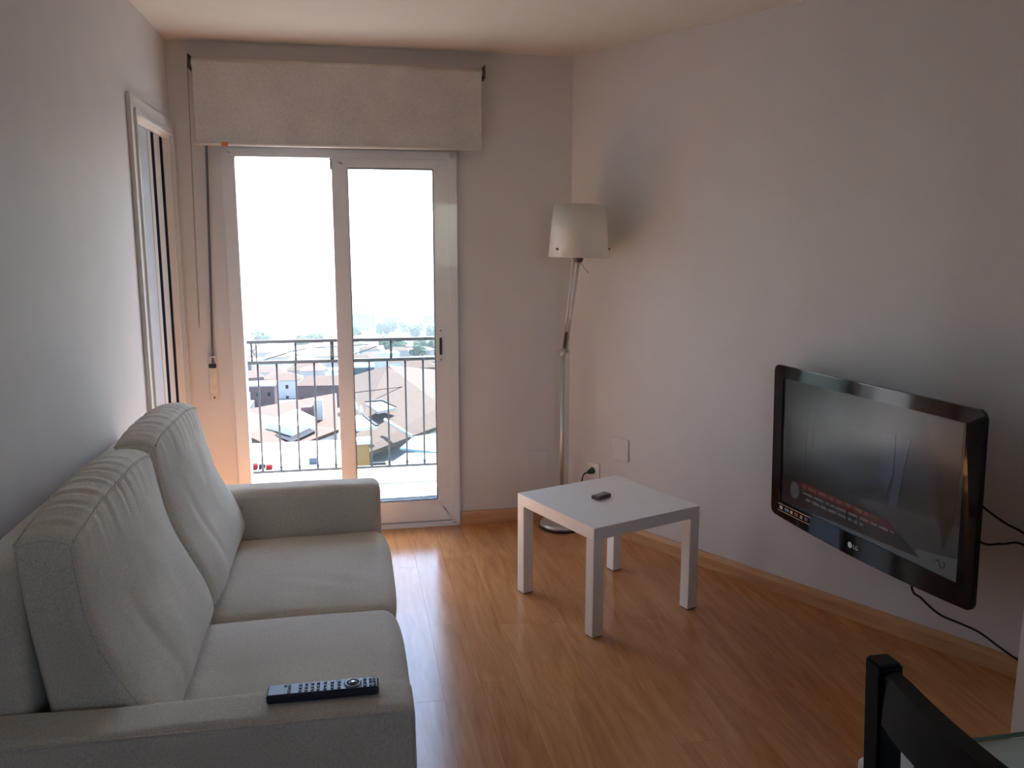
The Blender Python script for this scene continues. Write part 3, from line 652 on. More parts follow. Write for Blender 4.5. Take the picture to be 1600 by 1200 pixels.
# ================================================================== sofa
SY0, SY1, SM = 1.575, 3.33, 2.45
sofa = thing('sofa', 'beige linen two seat sofa with two loose back cushions', 'sofa', (XL+0.02, SY0, 0))
FAB = M['fabric']
def soft(a):
    def fn(p):
        n = noise.noise(p*3.1)*0.004*a + noise.noise(p*9.0)*0.0018*a
        return p + Vector((n, n*0.6, n))
    return fn
rbox('arm', (XL+0.03, SY0, 0.06), (0.102, SY0+0.135, 0.602), 0.026, (24, 4, 14), FAB, sofa, soft(1))
rbox('arm', (XL+0.03, SY1-0.14, 0.06), (0.085, SY1, 0.602), 0.034, (24, 4, 14), FAB, sofa, soft(1))
na, fa = [o for o in bpy.data.objects if o.name.startswith('arm') and o.parent == sofa]
tube('seam', [(XL+0.04, SY0+0.003, 0.594)] + [(-0.7+0.1*i, SY0+0.003, 0.594) for i in range(8)] + [(0.085, SY0+0.004, 0.594)], 0.0026, FAB, na, n=6)
tube('seam', [(0.097, SY0+0.006, 0.585), (0.0995, SY0+0.006, 0.4), (0.0995, SY0+0.006, 0.08)], 0.0028, FAB, na, n=6)
rbox('back_frame', (XL+0.03, SY0+0.130, 0.06), (-0.660, SY1-0.134, 0.875), 0.03, (5, 30, 14), FAB, sofa, soft(1))
rbox('seat_base', (-0.70, SY0+0.12, 0.07), (0.088, SY1-0.12, 0.31), 0.018, (10, 20, 4), FAB, sofa, soft(0.6))
def seat(y0, y1, ztop, xf):
    yc, hw = (y0+y1)/2, (y1-y0)/2
    def fn(p):
        u = (p.x+0.68)/(xf+0.68); v = abs(p.y-yc)/hw; k = max(0, (p.z-0.30)/(ztop-0.30))
        crown_ = 0.030*(1-min(1, v)**3.5)*(0.55+0.45*sin(pi*min(1, max(0, u))))
        p = p.copy(); p.z += k*(crown_ - 0.012*(1-u)) + 0.0035*noise.noise(p*6)*k
        p.x += 0.022*max(0, u-0.8)/0.2*(1-min(1, v)**4)*(1-abs(2*k-1)**2*0.7)
        cr = max(0, 1-((p.x+0.12)/0.16)**2)*max(0, 1-((p.y-yc+0.16)/0.10)**2)
        p.z += k*0.0028*cr*sin((p.y*7-p.x*0.9)*28)
        return p
    return rbox('seat_cushion', (-0.68, y0, 0.30), (xf, y1, ztop), 0.042, (26, 26, 3), FAB, sofa, fn, k=6)
seat(SY0+0.137, SM-0.001, 0.432, 0.096); seat(SM+0.001, SY1-0.142, 0.422, 0.092)
PRF = [(0.0, -0.415), (0.14, -0.428), (0.28, -0.462), (0.42, -0.505), (0.60, -0.536), (0.80, -0.553), (1.0, -0.566)]
def lerp(tab, x):
    for (a0, b0), (a1, b1) in zip(tab, tab[1:]):
        if x <= a1: return b0 + (b1-b0)*(x-a0)/(a1-a0)
    return tab[-1][1]
def smooth_front(w):
    return sum(lerp(PRF, min(1, max(0, w+d)))*q for d, q in ((-.1, .2), (-.05, .2), (0, .2), (.05, .2), (.1, .2)))
def back_cushion(y0, y1, zt, lift, seed):
    z0 = 0.455; yc, hw = (y0+y1)/2, (y1-y0)/2
    def fn(p):
        w_ = (p.z-z0)/(zt-z0); u = p.x/0.2; v = min(1.15, abs(p.y-yc)/hw); sg = 1 if p.y > yc else -1
        xf = smooth_front(w_); xb = -0.622 - 0.060*w_
        x = xb + u*(xf-xb); fr = max(0, u)
        x += fr*0.028*(1-v**3)*sin(pi*min(1, max(0, w_)))**0.8
        y = p.y + sg*0.012*(v**6)*sin(pi*min(1, max(0, w_)))*(1 if u > 0.1 else u*10)
        y -= sg*0.020*max(0, w_-0.75)/0.25*v*(0.5+seed*0.2)
        z = p.z + lift*max(0, w_)*(p.y-yc)/hw + (0.030*(1-v**2.5)-0.008)*max(0, w_-0.5)/0.5 - 0.016*(2*u-1)**2*max(0, w_-0.9)/0.1
        ph = 9*noise.noise(Vector((p.y*3, seed, 0)))
        wr_ = sin(2*pi*y/0.058 + ph + 5*(u-0.5)*(0.5-v)) + 0.6*sin(2*pi*y/0.033+ph*1.7+2)
        top = max(0, 1-abs(w_-1)/0.22) * (1-v**4)
        env = top*(0.35+0.65*noise.noise(Vector((y*5, u*2, seed)))**2*2)
        z += 0.0032*wr_*env*(1-max(0, u-0.85)*3 if u > 0.85 else 1)*(1 if w_ > 0.93 else 0.3)
        x += 0.0030*wr_*env*(1 if (u > 0.6 and w_ < 0.99) else 0)
        n1 = noise.noise(Vector((p.x*4, p.y*4, p.z*4+seed)))*0.007 + noise.noise(Vector((p.x*11, p.y*11, p.z*11+seed)))*0.0025
        x += n1*fr
        fold = max(0, 1-abs((y-(yc-hw+0.16)) - (0.7-w_)*0.12)/0.045)*max(0, 1-abs(w_-0.35)/0.35)
        x -= 0.005*fold*fr
        return Vector((x, y, z))
    o = rbox('back_cushion', (0, y0, z0), (0.2, y1, zt), 0.030, (10, 90, 26), FAB, sofa, fn, k=6)
    n = 70
    tube('piping', [fn(Vector((0.196, y0+0.02+(y1-y0-0.04)*i/n, zt-0.0075))) for i in range(n+1)], 0.0028, FAB, o, n=6)
    tube('piping', [fn(Vector((0.006, y0+0.02+(y1-y0-0.04)*i/n, zt-0.007))) for i in range(n+1)], 0.0028, FAB, o, n=6)
    for yy in (y0+0.007, y1-0.007):
        tube('piping', [fn(Vector((0.193, yy, zt-0.01-(zt-z0-0.05)*i/30))) for i in range(31)], 0.0013, FAB, o, n=6)
        tube('piping', [fn(Vector((0.01+0.18*i/14, yy, zt-0.007))) for i in range(15)], 0.0014, FAB, o, n=6)
    return o
back_cushion(SY0+0.150, SM-0.012, 0.962, 0.010, 1.0); back_cushion(SM+0.016, SY1-0.152, 0.968, -0.006, 2.0)
for x in (XL+0.10, 0.02):
    for y in (SY0+0.09, SY1-0.09): box('leg', (x-0.03, y-0.03, 0.0), (x+0.03, y+0.03, 0.065), M['chair'], sofa)
# remote on the near arm
RMX0, RMX1, RMY, RMZ = -0.196, 0.030, 1.652, 0.6035
rm = thing('remote_control', 'long dark remote control with silver blue face on the sofa arm', 'remote control', ((RMX0+RMX1)/2, RMY, RMZ), radians(-0.6))
LR = (RMX1-RMX0)/2
rbox('body', (-LR, -0.023, 0.0), (LR, 0.023, 0.019), 0.006, (12, 4, 1), M['rem_body'], rm, k=3, world=False)
box('face_plate', (-LR+0.004, -0.019, 0.0188), (LR-0.004, 0.020, 0.0198), M['rem_face'], rm, bevel=0.0004, world=False)
bm = bmesh.new(); bx(bm, (-0.0032, -0.0030, 0), (0.0032, 0.0030, 0.0018), 0.0008, 1); btn = bm_me(bm, 'button'); btn.materials.append(M['rem_btn'])
spots = [(x, y) for x in (-0.046, -0.034, -0.022, -0.010, 0.004, 0.018, 0.032) for y in (-0.012, 0.0, 0.012)]
spots += [(x, y) for x in (0.084, 0.096, 0.104) for y in (-0.012, 0.0, 0.012)] + [(-0.068, y) for y in (-0.013, -0.005, 0.004, 0.012)] + [(-0.076, 0.013)]
for x, y in spots:
    o = bpy.data.objects.new('button', btn); o.parent = rm; o.location = (x, y, 0.0196); link(o)
lathe('navigation_ring', [(0.0165, 0), (0.0175, 0.002), (0.0145, 0.003), (0.012, 0.0015), (0.012, 0)], M['rem_ring'], rm, c=(0.060, 0, 0.0196), n=28, world=False)
lathe('navigation_pad', [(0.0118, 0), (0.0118, 0.0012), (0.008, 0.0022), (0.0, 0.0022)], M['rem_btn'], rm, c=(0.060, 0, 0.0196), n=28, world=False)
lathe('select_button', [(0.0055, 0), (0.0055, 0.0034), (0.0, 0.0036)], M['rem_ring'], rm, c=(0.060, 0, 0.0196), n=20, world=False)

# ================================================================== side table
tb = thing('side_table', 'small square white table with thick square legs', 'table', (1.038, 3.3154, 0), 0.3661)
a = 0.275
box('table_top', (-a, -a, 0.4), (a, a, 0.45), M['white'], tb, bevel=0.0015, world=False)
for sx in (-1, 1):
    for sy in (-1, 1):
        x0, x1 = sorted((sx*a, sx*(a-0.05))); y0, y1 = sorted((sy*a, sy*(a-0.05)))
        lg = box('leg', (x0, y0, 0.004), (x1, y1, 0.3995), M['white'], tb, bevel=0.0015, world=False)
        box('foot_pad', (x0+0.002, y0+0.002, 0.0), (x1-0.002, y1-0.002, 0.004), M['foot'], lg, world=False)
ph = thing('phone', 'small dark brown mobile phone lying on the white table', 'phone', (1.020, 3.335, 0.4502), 0.55)
rbox('shell', (-0.042, -0.021, 0.0), (0.042, 0.021, 0.017), 0.005, (8, 4, 1), M['phone'], ph, k=3, world=False)
box('screen', (-0.036, -0.016, 0.0165), (0.012, 0.016, 0.0176), M['phone2'], ph, bevel=0.0004, world=False)
for x in (0.019, 0.027, 0.035):
    for y in (-0.011, 0, 0.011): box('key', (x-0.003, y-0.004, 0.0165), (x+0.003, y+0.004, 0.0178), M['phone2'], ph, world=False)

# ================================================================== floor lamp
LPX, LPY = 1.085, 4.275
lp = thing('floor_lamp', 'metal floor lamp with hinged arm and white conical shade in the corner', 'lamp', (LPX, LPY, 0))
lathe('base_rim', [(0, 0), (0.122, 0), (0.124, 0.006), (0.121, 0.012), (0, 0.012)], M['black'], lp, c=(LPX, LPY, 0), n=48)
lathe('base', [(0, 0.012), (0.119, 0.012), (0.119, 0.024), (0.108, 0.034), (0.06, 0.040), (0.02, 0.044), (0, 0.046)], M['metal'], lp, c=(LPX, LPY, 0), n=48)
J = Vector((LPX-0.002, LPY, 0.955)); HD = Vector((1.105, 4.09, 1.452))
rod('pole', (LPX, LPY, 0.04), J + Vector((0, 0, -0.01)), 0.0115, M['metal'], lp)
lathe('hinge_collar', [(0, -0.02), (0.014, -0.02), (0.016, 0.0), (0.014, 0.018), (0, 0.02)], M['metal'], lp, c=J, n=20)
rod('hinge_bolt', J+Vector((-0.026, -0.006, 0.004)), J+Vector((0.030, 0.004, 0.004)), 0.008, M['metal'], lp)
dv = (HD-J).normalized(); sdv = Vector((1, 0.1, 0)).normalized()
rod('arm_rod', J-sdv*0.004, HD-sdv*0.015, 0.0045, M['metal'], lp); rod('arm_rod', J+sdv*0.015, HD+sdv*0.010, 0.0065, M['metal'], lp)
rod('arm_bridge', J+dv*0.17-sdv*0.012, J+dv*0.17+sdv*0.020, 0.005, M['metal'], lp); rod('spring', J+dv*0.03+sdv*0.004, J+dv*0.12+sdv*0.002, 0.0052, M['dmetal'], lp)
SH = Vector((1.106, 4.075, 1.455))
lathe('socket_cup', [(0, -0.022), (0.020, -0.022), (0.026, -0.004), (0.026, 0.03), (0.0, 0.03)], M['dmetal'], lp, c=SH, n=24)
rod('tilt_handle', HD+Vector((0.012, 0, -0.02)), HD+Vector((0.055, -0.01, -0.075)), 0.0032, M['metal'], lp)
tilt = Matrix.Translation(SH) @ Matrix.Rotation(radians(1.2), 4, 'Y')
shd = lathe('lamp_shade', [(0.150, 0.0), (0.130, 0.256), (0.1275, 0.256), (0.1475, 0.0)], M['shade'], lp, n=64, close=True)
shd.data.transform(ROOTM[lp.name]); shd.data.transform(ROOTM[lp.name].inverted() @ tilt)
for ang in (radians(212), radians(-17)):
    rr = 0.1475; p = SH + Vector((rr*cos(ang), rr*sin(ang), 0.042)); rod('shade_screw', p, p+Vector((cos(ang), sin(ang), 0))*0.007, 0.0055, M['dmetal'], shd, n=12)
for k in range(3):
    ang = radians(212 + 115*k); rod('shade_strut', SH+Vector((0, 0, 0.02)), SH+Vector((0.145*cos(ang), 0.145*sin(ang), 0.042)), 0.002, M['dmetal'], lp, n=8)
lathe('bulb', [(0, 0.03), (0.014, 0.03), (0.016, 0.06), (0.028, 0.10), (0.026, 0.13), (0.012, 0.147), (0, 0.15)], M['socket'], lp, c=SH, n=20)
# wall socket with plug and cord; blank plates
WR = PHI - pi/2
def onwall(name, label, cat, s, z): return thing(name, label, cat, wallpt(s, 0.0, z), WR)
sk_ = onwall('wall_socket', 'white wall socket with a dark green plug behind the white table', 'socket', 0.200, 0.316)
rbox('plate', (-0.044, -0.010, -0.042), (0.044, 0.0, 0.042), 0.003, (2, 1, 2), M['socket'], sk_, k=2, world=False)
rod('recess', (0, -0.0105, 0), (0, -0.004, 0), 0.023, M['socket'], sk_, n=28, world=False)
pg = onwall('power_plug', 'dark green plug with black cord in the white wall socket', 'plug', 0.200, 0.316)
rod('plug_body', (0, -0.0115, 0), (0, -0.042, -0.004), 0.019, M['green_plug'], pg, r1=0.011, n=20, world=False)
pts = [wallpt(0.200, 0.042, 0.312), wallpt(0.180, 0.062, 0.295), wallpt(0.165, 0.062, 0.22), wallpt(0.160, 0.055, 0.10), wallpt(0.150, 0.06, 0.012), Vector((1.17, 4.215, 0.006)), Vector((1.205, 4.19, 0.006))]
pts = pts[:5] + [Vector((1.150, 4.268, 0.0062)), Vector((1.196, 4.262, 0.0062))]
pts = [wallpt(0.200, 0.042, 0.312), wallpt(0.180, 0.062, 0.295), wallpt(0.165, 0.062, 0.22), wallpt(0.160, 0.055, 0.10), wallpt(0.155, 0.045, 0.02), wallpt(0.15, 0.035, 0.0045)]
tube('cord', pts, 0.0035, M['black'], pg, k=8)
bp1 = onwall('blank_plate', 'blank square cover plate painted like the wall, on the slanting wall', 'cover plate', 0.388, 0.468)
rbox('plate', (-0.058, -0.008, -0.058), (0.058, 0.0, 0.058), 0.002, (2, 1, 2), M['wall'], bp1, k=2, world=False)
bp2 = thing('blank_plate', 'blank square cover plate painted like the wall, beside the balcony door', 'cover plate', (0.980, YB, 0.332))
rbox('plate', (-0.060, -0.007, -0.066), (0.060, 0.0, 0.066), 0.002, (2, 1, 2), M['wall'], bp2, k=2, world=False)

# ================================================================== roller blind, strap, winder
rb = thing('roller_blind', 'cream roller blind half drawn above the balcony door', 'blind', (-0.02, YB, 2.37))
BY = YB-0.045
rod('roller', (-0.712, BY, 2.366), (0.672, BY, 2.366), 0.025, M['roll'], rb, n=28)
box('cloth', (-0.708, BY-0.026, 1.998), (0.668, BY-0.0245, 2.368), M['blind'], rb)
rod('bottom_bar', (-0.722, BY-0.026, 1.992), (0.668, BY-0.026, 1.992), 0.0065, M['white'], rb)
box('orange_tag', (-0.592, BY-0.036, 1.984), (-0.562, BY-0.031, 2.002), M['orange'], rb)
for x, s in ((-0.722, -1), (0.684, 1)):
    br = box('bracket', (x-0.004, BY-0.030, 2.335), (x+0.004, YB-0.001, 2.402), M['dmetal'], rb, bevel=0.002)
    rod('bracket_pin', (x-0.010, BY, 2.366), (x+0.010, BY, 2.366), 0.012, M['metal'], br)
tube('chain', [(-0.728, BY-0.026, 2.36), (-0.731, BY-0.027, 2.1), (-0.738, BY-0.027, 1.7), (-0.745, BY-0.027, 1.16), (-0.744, BY-0.030, 1.145), (-0.743, BY-0.020, 1.16), (-0.737, BY-0.014, 1.7), (-0.729, BY-0.010, 2.36)], 0.0015, M['chain'], rb, k=6)
st = thing('shutter_strap', 'grey shutter strap running down into an ivory winder by the balcony door', 'strap', (-0.70, YB, 0.84))
pris('strap', [(-0.670, 2.2), (-0.659, 2.2), (-0.694, 0.93), (-0.705, 0.93)], YB-0.020, YB-0.017, M['strap'], st, axis='Y')
wdr = rbox('winder_plate', (-0.724, YB-0.012, 0.735), (-0.680, YB, 0.975), 0.003, (2, 1, 6), M['clear'], st, k=2)
box('winder_lip', (-0.720, YB-0.026, 0.905), (-0.684, YB-0.010, 0.925), M['black'], st, bevel=0.003)
box('winder_cover', (-0.718, YB-0.020, 0.775), (-0.686, YB-0.010, 0.905), M['winder'], st, bevel=0.002)
rod('screw', (-0.702, YB-0.015, 0.752), (-0.702, YB-0.011, 0.752), 0.005, M['dmetal'], wdr, n=10)
rod('strap_guide', (-0.718, YB-0.020, 0.962), (-0.682, YB-0.020, 0.962), 0.004, M['metal'], wdr, n=10)

# ================================================================== television
tv = thing('television', 'black flat television switched on, swung out on a wall arm', 'television', (1.811, 2.7008, 0.7131), WR-0.3879, rotx=0.0311)
def rrect(x0, x1, z0, z1, r, n=6, sag=0.0):
    out = []
    for cx, cz, a0 in ((x1-r, z1-r, 0), (x0+r, z1-r, 90), (x0+r, z0+r, 180), (x1-r, z0+r, 270)):
        for i in range(n+1):
            a = radians(a0 + 90*i/n); out.append((cx+r*cos(a), cz+r*sin(a)))
    if sag:
        out2 = []
        for i, p in enumerate(out):
            out2.append(p)
            nx = out[(i+1) % len(out)]
            if p[1] < z0+0.02 and nx[1] < z0+0.02 and nx[0]-p[0] > 0.3:
                for k in range(1, 16):
                    u = k/16; out2.append((p[0]+(nx[0]-p[0])*u, p[1] - sag*(1-(2*u-1)**2)))
        out = out2
    return out
bm = bmesh.new(); prism(bm, rrect(-0.500, 0.470, -0.310, 0.290, 0.030, sag=0.016), 0.006, 0.042, 'Y'); put('back_shell', bm_me(bm), M['black'], tv, world=False)
# bezel: glossy ring with a sloping front
outer = rrect(-0.532, 0.532, -0.336, 0.313, 0.030, sag=0.016); n_o = len(outer)
bm = bmesh.new()
def inner_of(p):
    x = min(max(p[0], -0.466), 0.466); z = min(max(p[1], -0.263), 0.263); return (x, z)
mid = [(p[0]*0.992, p[1]*0.99) for p in outer]
rings = [[bm.verts.new((p[0], 0.010, p[1])) for p in outer], [bm.verts.new((p[0], -0.003, p[1])) for p in outer], [bm.verts.new((p[0], -0.0075 + (0.004 if p[1] > 0.2 else 0), p[1])) for p in mid], [bm.verts.new((inner_of(p)[0], -0.0075, inner_of(p)[1])) for p in outer], [bm.verts.new((inner_of(p)[0], 0.004, inner_of(p)[1])) for p in outer]]
for r0, r1 in zip(rings, rings[1:]):
    for i in range(n_o):
        j = (i+1) % n_o
        try: bm.faces.new((r0[i], r0[j], r1[j], r1[i]))
        except ValueError: pass
bmesh.ops.remove_doubles(bm, verts=bm.verts, dist=1e-5)
put('bezel', bm_me(bm), M['gloss_black'], tv, world=False)
# screen: dim news picture
m, t, b = nodes('screen_picture')
tc = N(t, 'ShaderNodeTexCoord'); nz = N(t, 'ShaderNodeTexNoise', Scale=5.0, Detail=4.0); t.links.new(tc.outputs['Object'], nz.inputs['Vector'])
r = ramp(t, [(0.3, (0.004, 0.005, 0.006)), (0.55, (0.010, 0.012, 0.014)), (0.8, (0.022, 0.026, 0.030))]); t.links.new(nz.outputs['Fac'], r.inputs['Fac'])
t.links.new(r.outputs['Color'], b.inputs['Emission Color']); b.inputs['Emission Strength'].default_value = 0.12
b.inputs['Base Color'].default_value = (0.006, 0.006, 0.0065, 1); b.inputs['Roughness'].default_value = 0.22; b.inputs['Specular IOR Level'].default_value = 0.35
scr = box('screen', (-0.466, -0.001, -0.263), (0.466, 0.004, 0.263), m, tv, world=False)
def scrmat(name, col, e):
    return plain(name, tuple(c*0.02 for c in col), rough=0.22, var=0.0, spec=0.35, emit=col, estr=e)
def flat(name, pts, mat, y, par=None, d=0.0006):
    bm = bmesh.new(); prism(bm, pts, y-d, y, 'Y'); return put(name, bm_me(bm, name), mat, par or scr, world=False)
S = {k: scrmat('screen_'+k, c, e) for k, c, e in (('red', (0.30, 0.035, 0.03), 0.018), ('dark', (0.06, 0.035, 0.03), 0.02), ('grey', (0.42, 0.45, 0.46), 0.014), ('text', (0.75, 0.70, 0.68), 0.012), ('head', (0.8, 0.30, 0.16), 0.014), ('blue', (0.22, 0.27, 0.46), 0.012), ('cloth', (0.40, 0.36, 0.33), 0.010), ('pave', (0.20, 0.23, 0.26), 0.012), ('line', (0.6, 0.5, 0.4), 0.010))}
e = -0.0012
flat('pavement', [(-0.10, -0.115), (0.464, -0.075), (0.464, -0.262), (0.25, -0.262), (0.10, -0.14)], S['pave'], e+0.0002)
flat('trouser_leg', [(0.10, 0.16), (0.17, 0.16), (0.165, 0.02), (0.14, -0.06), (0.10, -0.02)], S['blue'], e); flat('trouser_leg', [(0.18, 0.15), (0.24, 0.16), (0.21, 0.03), (0.19, -0.10), (0.15, -0.10), (0.17, 0.0)], S['blue'], e)
flat('trouser_leg', [(-0.30, 0.14), (-0.265, 0.14), (-0.275, 0.0), (-0.30, 0.02)], S['blue'], e)
flat('coat', [(0.30, 0.255), (0.455, 0.258), (0.450, 0.14), (0.385, 0.115), (0.33, 0.15)], S['cloth'], e); flat('dark_figure', [(0.34, 0.10), (0.45, 0.11), (0.43, -0.10), (0.40, -0.17), (0.37, -0.06)], S['dark'], e)
flat('door_edge', [(-0.318, 0.19), (-0.312, 0.19), (-0.312, -0.10), (-0.318, -0.10)], S['line'], e)
flat('grey_strip', [(-0.26, -0.262), (0.464, -0.262), (0.464, -0.185), (0.30, -0.208), (0.26, -0.238), (-0.26, -0.238)], S['grey'], e-0.0004)
flat('banner_red', [(-0.345, -0.145), (0.15, -0.155), (0.20, -0.19), (-0.345, -0.185)], S['red'], e-0.0008)
flat('banner_dark', [(-0.45, -0.15), (-0.345, -0.150), (-0.345, -0.178), (0.21, -0.186), (0.305, -0.236), (-0.45, -0.262)], S['dark'], e-0.0010)
lathe_pts = [(-0.375+0.030*cos(2*pi*i/20), -0.192+0.036*sin(2*pi*i/20)) for i in range(20)]
flat('round_emblem', lathe_pts, S['grey'], e-0.0014)
def words_(x0, x1, z, h, mat, seed):
    r_ = random.Random(seed); x = x0
    while x < x1-0.01:
        l = min(r_.uniform(0.018, 0.060), x1-x); flat('caption_word', [(x, z), (x+l, z), (x+l, z+h), (x, z+h)], mat, e-0.0016); x += l+0.012
words_(-0.325, 0.055, -0.168, 0.013, S['head'], 1); words_(-0.32, 0.185, -0.193, 0.009, S['text'], 2); words_(-0.30, 0.03, -0.216, 0.009, S['text'], 3)
tube('channel_mark', [(0.375, 0, -0.222), (0.385, 0, -0.212), (0.392, 0, -0.228), (0.402, 0, -0.236), (0.412, 0, -0.222), (0.405, 0, -0.214)], 0.0016, S['dark'], scr, k=4, world=False)
bpy.data.objects['channel_mark'].location = (0, e-0.001, 0)
# bezel print: sticker strip, maker's mark
GOLD = plain('gold_line', (0.62, 0.50, 0.26), rough=0.35, metal=0.4); ICON = {c: plain('icon_'+c, v, rough=0.5) for c, v in (('cream', (0.62, 0.56, 0.46)), ('teal', (0.16, 0.25, 0.25)), ('lime', (0.45, 0.50, 0.25)), ('red', (0.42, 0.08, 0.06)), ('tan', (0.48, 0.36, 0.24)), ('violet', (0.14, 0.11, 0.24)))}
by = -0.0095
flat('sticker_line', [(-0.474, -0.2765), (-0.258, -0.2765), (-0.258, -0.2738), (-0.474, -0.2738)], GOLD, by, tv); flat('sticker_line', [(-0.474, -0.3060), (-0.258, -0.3060), (-0.258, -0.3033), (-0.474, -0.3033)], GOLD, by-0.0012, tv)
for i, (c, x, wdt) in enumerate((('cream', -0.462, 0.020), ('teal', -0.428, 0.030), ('lime', -0.390, 0.016), ('red', -0.362, 0.024), ('tan', -0.326, 0.016), ('violet', -0.296, 0.020))):
    flat('sticker_icon', [(x, -0.297), (x+wdt, -0.297), (x+wdt, -0.283), (x, -0.283)], ICON[c], by-0.0006, tv)
SIL = plain('silver_print', (0.55, 0.54, 0.52), rough=0.35, metal=0.3)
flat('round_logo', [(-0.024+0.0115*cos(2*pi*i/20), -0.305+0.0115*sin(2*pi*i/20)) for i in range(20)], SIL, by-0.0014, tv)
def txt(body, x, z, size, mat, par, y):
    c = bpy.data.curves.new('lettering', 'FONT'); c.body = body; c.size = size; c.extrude = 0.0003; c.align_x = 'LEFT'
    o = bpy.data.objects.new('lettering', c); link(o); dg = bpy.context.evaluated_depsgraph_get(); dg.update()
    me = bpy.data.meshes.new_from_object(o.evaluated_get(dg)); bpy.data.objects.remove(o)
    me.transform(Matrix.Translation((x, y, z)) @ Matrix.Rotation(pi/2, 4, 'X')); return put('lettering', me, mat, par, world=False)
txt('LG', -0.007, -0.313, 0.022, SIL, tv, by-0.0018)
# arm and electronics box behind
box('rear_box', (-0.22, 0.042, -0.20), (0.36, 0.085, 0.16), M['black'], tv, bevel=0.01, world=False)
box('mount_plate', (-0.10, 0.085, -0.10), (0.10, 0.092, 0.10), M['dmetal'], tv, world=False)
tvm = ROOTM[tv.name]; pA = tvm @ Vector((0.02, 0.112, 0.0)); pW = wallpt(1.55, 0.03, 0.70); pE = (pA+pW)/2 + SD*0.10
ma = thing('television_mount', 'dark metal swing arm carrying the television', 'tv mount', (pW.x, pW.y, pW.z))
box('wall_plate', wallpt(1.55, 0.0, 0.6)-Vector((0.02, 0.05, 0)), wallpt(1.55, 0.0, 0.8)+Vector((0.0, 0.05, 0)), M['dmetal'], ma)
rod('arm_link', wallpt(1.55, 0.0, 0.70), pE, 0.016, M['dmetal'], ma); rod('arm_link', pE, pA, 0.016, M['dmetal'], ma); rod('pivot', pE+Vector((0, 0, -.03)), pE+Vector((0, 0, .03)), 0.02, M['dmetal'], ma)
# cables
def ronw(u, v, off):
    d = FWv + RTv*((u-800)/F) - UPv*((v-600)/F); o = Vector((0, 0, HCAM)); P = RC + NR*off
    return o + d*((P-o).dot(NR)/d.dot(NR))
st3 = tvm @ Vector((0.16, 0.096, -0.18))
cb = tube('television_cable', [st3] + [ronw(u, v, f_) for u, v, f_ in ((1424, 914, .22), (1440, 935, .20), (1468, 960, .17), (1500, 974, .13), (1530, 988, .09), (1560, 1010, .05), (1594, 1034, .022))] + [wallpt(SS-0.03, 0.021, 0.03)], 0.0042, M['black'], k=8)
tag(cb, 'black cable hanging below the television to the skirting board', 'cable')
cb = tube('television_cable', [tvm @ Vector((0.33, 0.094, 0.04)), ronw(1534, 790, .22), ronw(1570, 817, .14), ronw(1606, 838, .03), wallpt(SS-0.02, 0.006, 0.42)], 0.004, M['black'], k=8); tag(cb, 'upper black cable slanting from behind the television to the wall', 'cable')
cb = tube('television_cable', [tvm @ Vector((0.33, 0.094, -0.09)), ronw(1532, 847, .22), ronw(1565, 850, .14), ronw(1602, 853, .03), wallpt(SS-0.02, 0.006, 0.39)], 0.004, M['black'], k=8); tag(cb, 'lower black cable running level from behind the television to the wall', 'cable')

# ================================================================== dining table and chair
TX0, TX1, TY0, TY1, TZ = 0.742, 1.62, 0.18, 1.066, 0.75
dt = thing('dining_table', 'white dining table with a glass top near the black chair', 'table', ((TX0+TX1)/2, (TY0+TY1)/2, 0))
rbox('table_top', (TX0, TY0, TZ-0.034), (TX1, TY1, TZ-0.006), 0.010, (6, 6, 1), M['table_white'], dt, k=4)
gt = box('glass_sheet', (TX0+0.145, TY0+0.03, TZ-0.006), (TX1-0.01, TY1-0.004, TZ), M['tglass'], dt)
box('glass_edge', (TX0+0.145, TY1-0.0042, TZ-0.0062), (TX1-0.01, TY1-0.001, TZ+0.0004), M['tedge'], gt)
for x in (TX0+0.10, TX1-0.06):
    for y in (TY0+0.06, TY1-0.06): box('leg', (x-0.025, y-0.025, 0.0), (x+0.025, y+0.025, TZ-0.034), M['table_white'], dt, bevel=0.003)
CH = thing('dining_chair', 'black wooden dining chair with slatted back at the white table', 'chair', (0.88, 0.74, 0))
W = M['chair']; CY0, CY1, CZ = 0.535, 0.948, 0.968
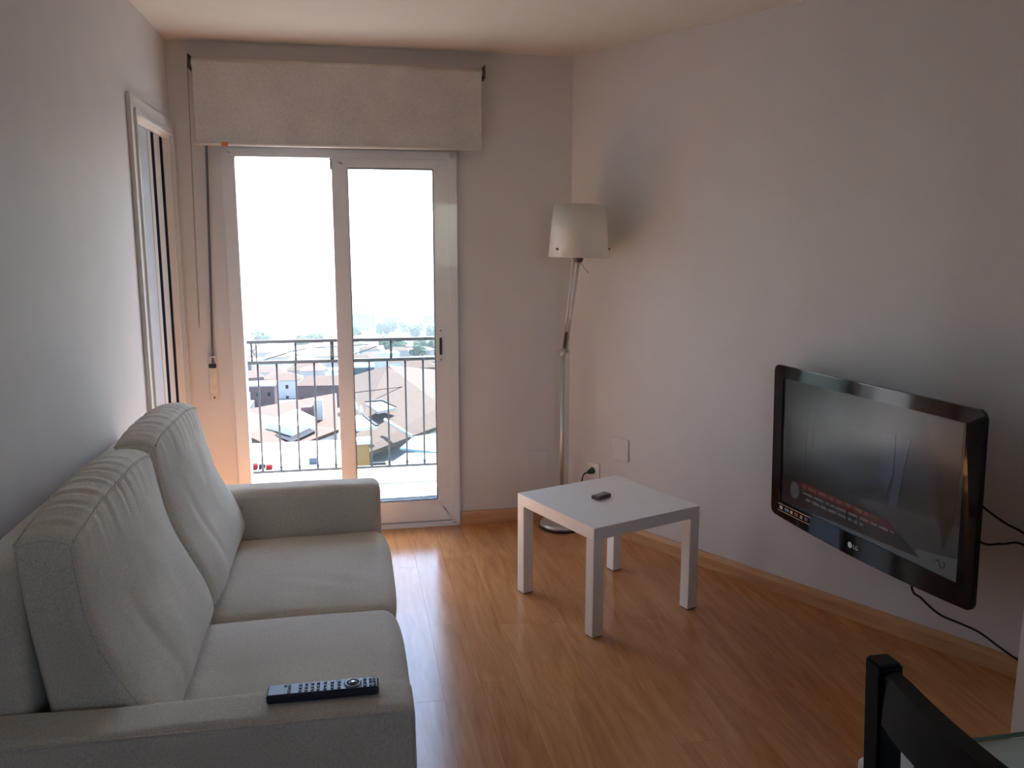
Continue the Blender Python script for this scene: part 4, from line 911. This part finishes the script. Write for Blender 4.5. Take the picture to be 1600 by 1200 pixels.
def bevelled(name, bm, w_=0.004):
    bmesh.ops.bevel(bm, geom=list(bm.edges), offset=w_, segments=2, affect='EDGES', clamp_overlap=True); return put(name, bm_me(bm, name), W, CH)
def xb(z): return 0.692 + (CZ-z)*0.055           # the back leans away from the table
for y in (CY0, CY1):
    bm = bmesh.new(); prism(bm, [(xb(0.45)+0.02, 0), (xb(0.45)+0.052, 0), (xb(0.45)+0.020, 0.45), (xb(CZ)+0.018, CZ), (xb(CZ)-0.018, CZ), (xb(0.45)-0.020, 0.45)], y-0.018, y+0.018, 'Y'); bevelled('back_post', bm)
bm = bmesh.new()
n = 12; pr_ = []
for k in range(n+1):                             # gently bowed top rail
    y = CY0+0.018 + (CY1-CY0-0.036)*k/n; bow = -0.018*(1-(2*k/n-1)**2); pr_.append((xb(CZ)-0.012+bow, y))
for k in range(n, -1, -1):
    y = CY0+0.018 + (CY1-CY0-0.036)*k/n; bow = -0.018*(1-(2*k/n-1)**2); pr_.append((xb(CZ)+0.012+bow, y))
prism(bm, pr_, CZ-0.085, CZ-0.008); bevelled('top_rail', bm, 0.003)
bm = bmesh.new(); bx(bm, (xb(0.52)-0.012, CY0+0.018, 0.51), (xb(0.52)+0.012, CY1-0.018, 0.555)); bevelled('lower_rail', bm)
for y in (0.620, 0.7415, 0.863-0.035):
    bm = bmesh.new(); prism(bm, [(xb(0.54)-0.007, 0.54), (xb(0.54)+0.007, 0.54), (xb(0.9)+0.000, 0.9), (xb(0.9)-0.016, 0.9)], y-0.035, y+0.035, 'Y'); bevelled('slat', bm, 0.002)
rbox('seat', (xb(0.45)+0.012, CY0-0.018, 0.435), (1.105, CY1+0.018, 0.465), 0.010, (8, 8, 1), W, CH, k=3)
for y in (CY0+0.004, CY1-0.004):
    bm = bmesh.new(); bx(bm, (1.06, y-0.018, 0), (1.096, y+0.018, 0.436)); bevelled('front_leg', bm)
    bm = bmesh.new(); bx(bm, (xb(0.45)+0.03, y-0.010, 0.375), (1.07, y+0.010, 0.432)); bevelled('side_rail', bm, 0.002)
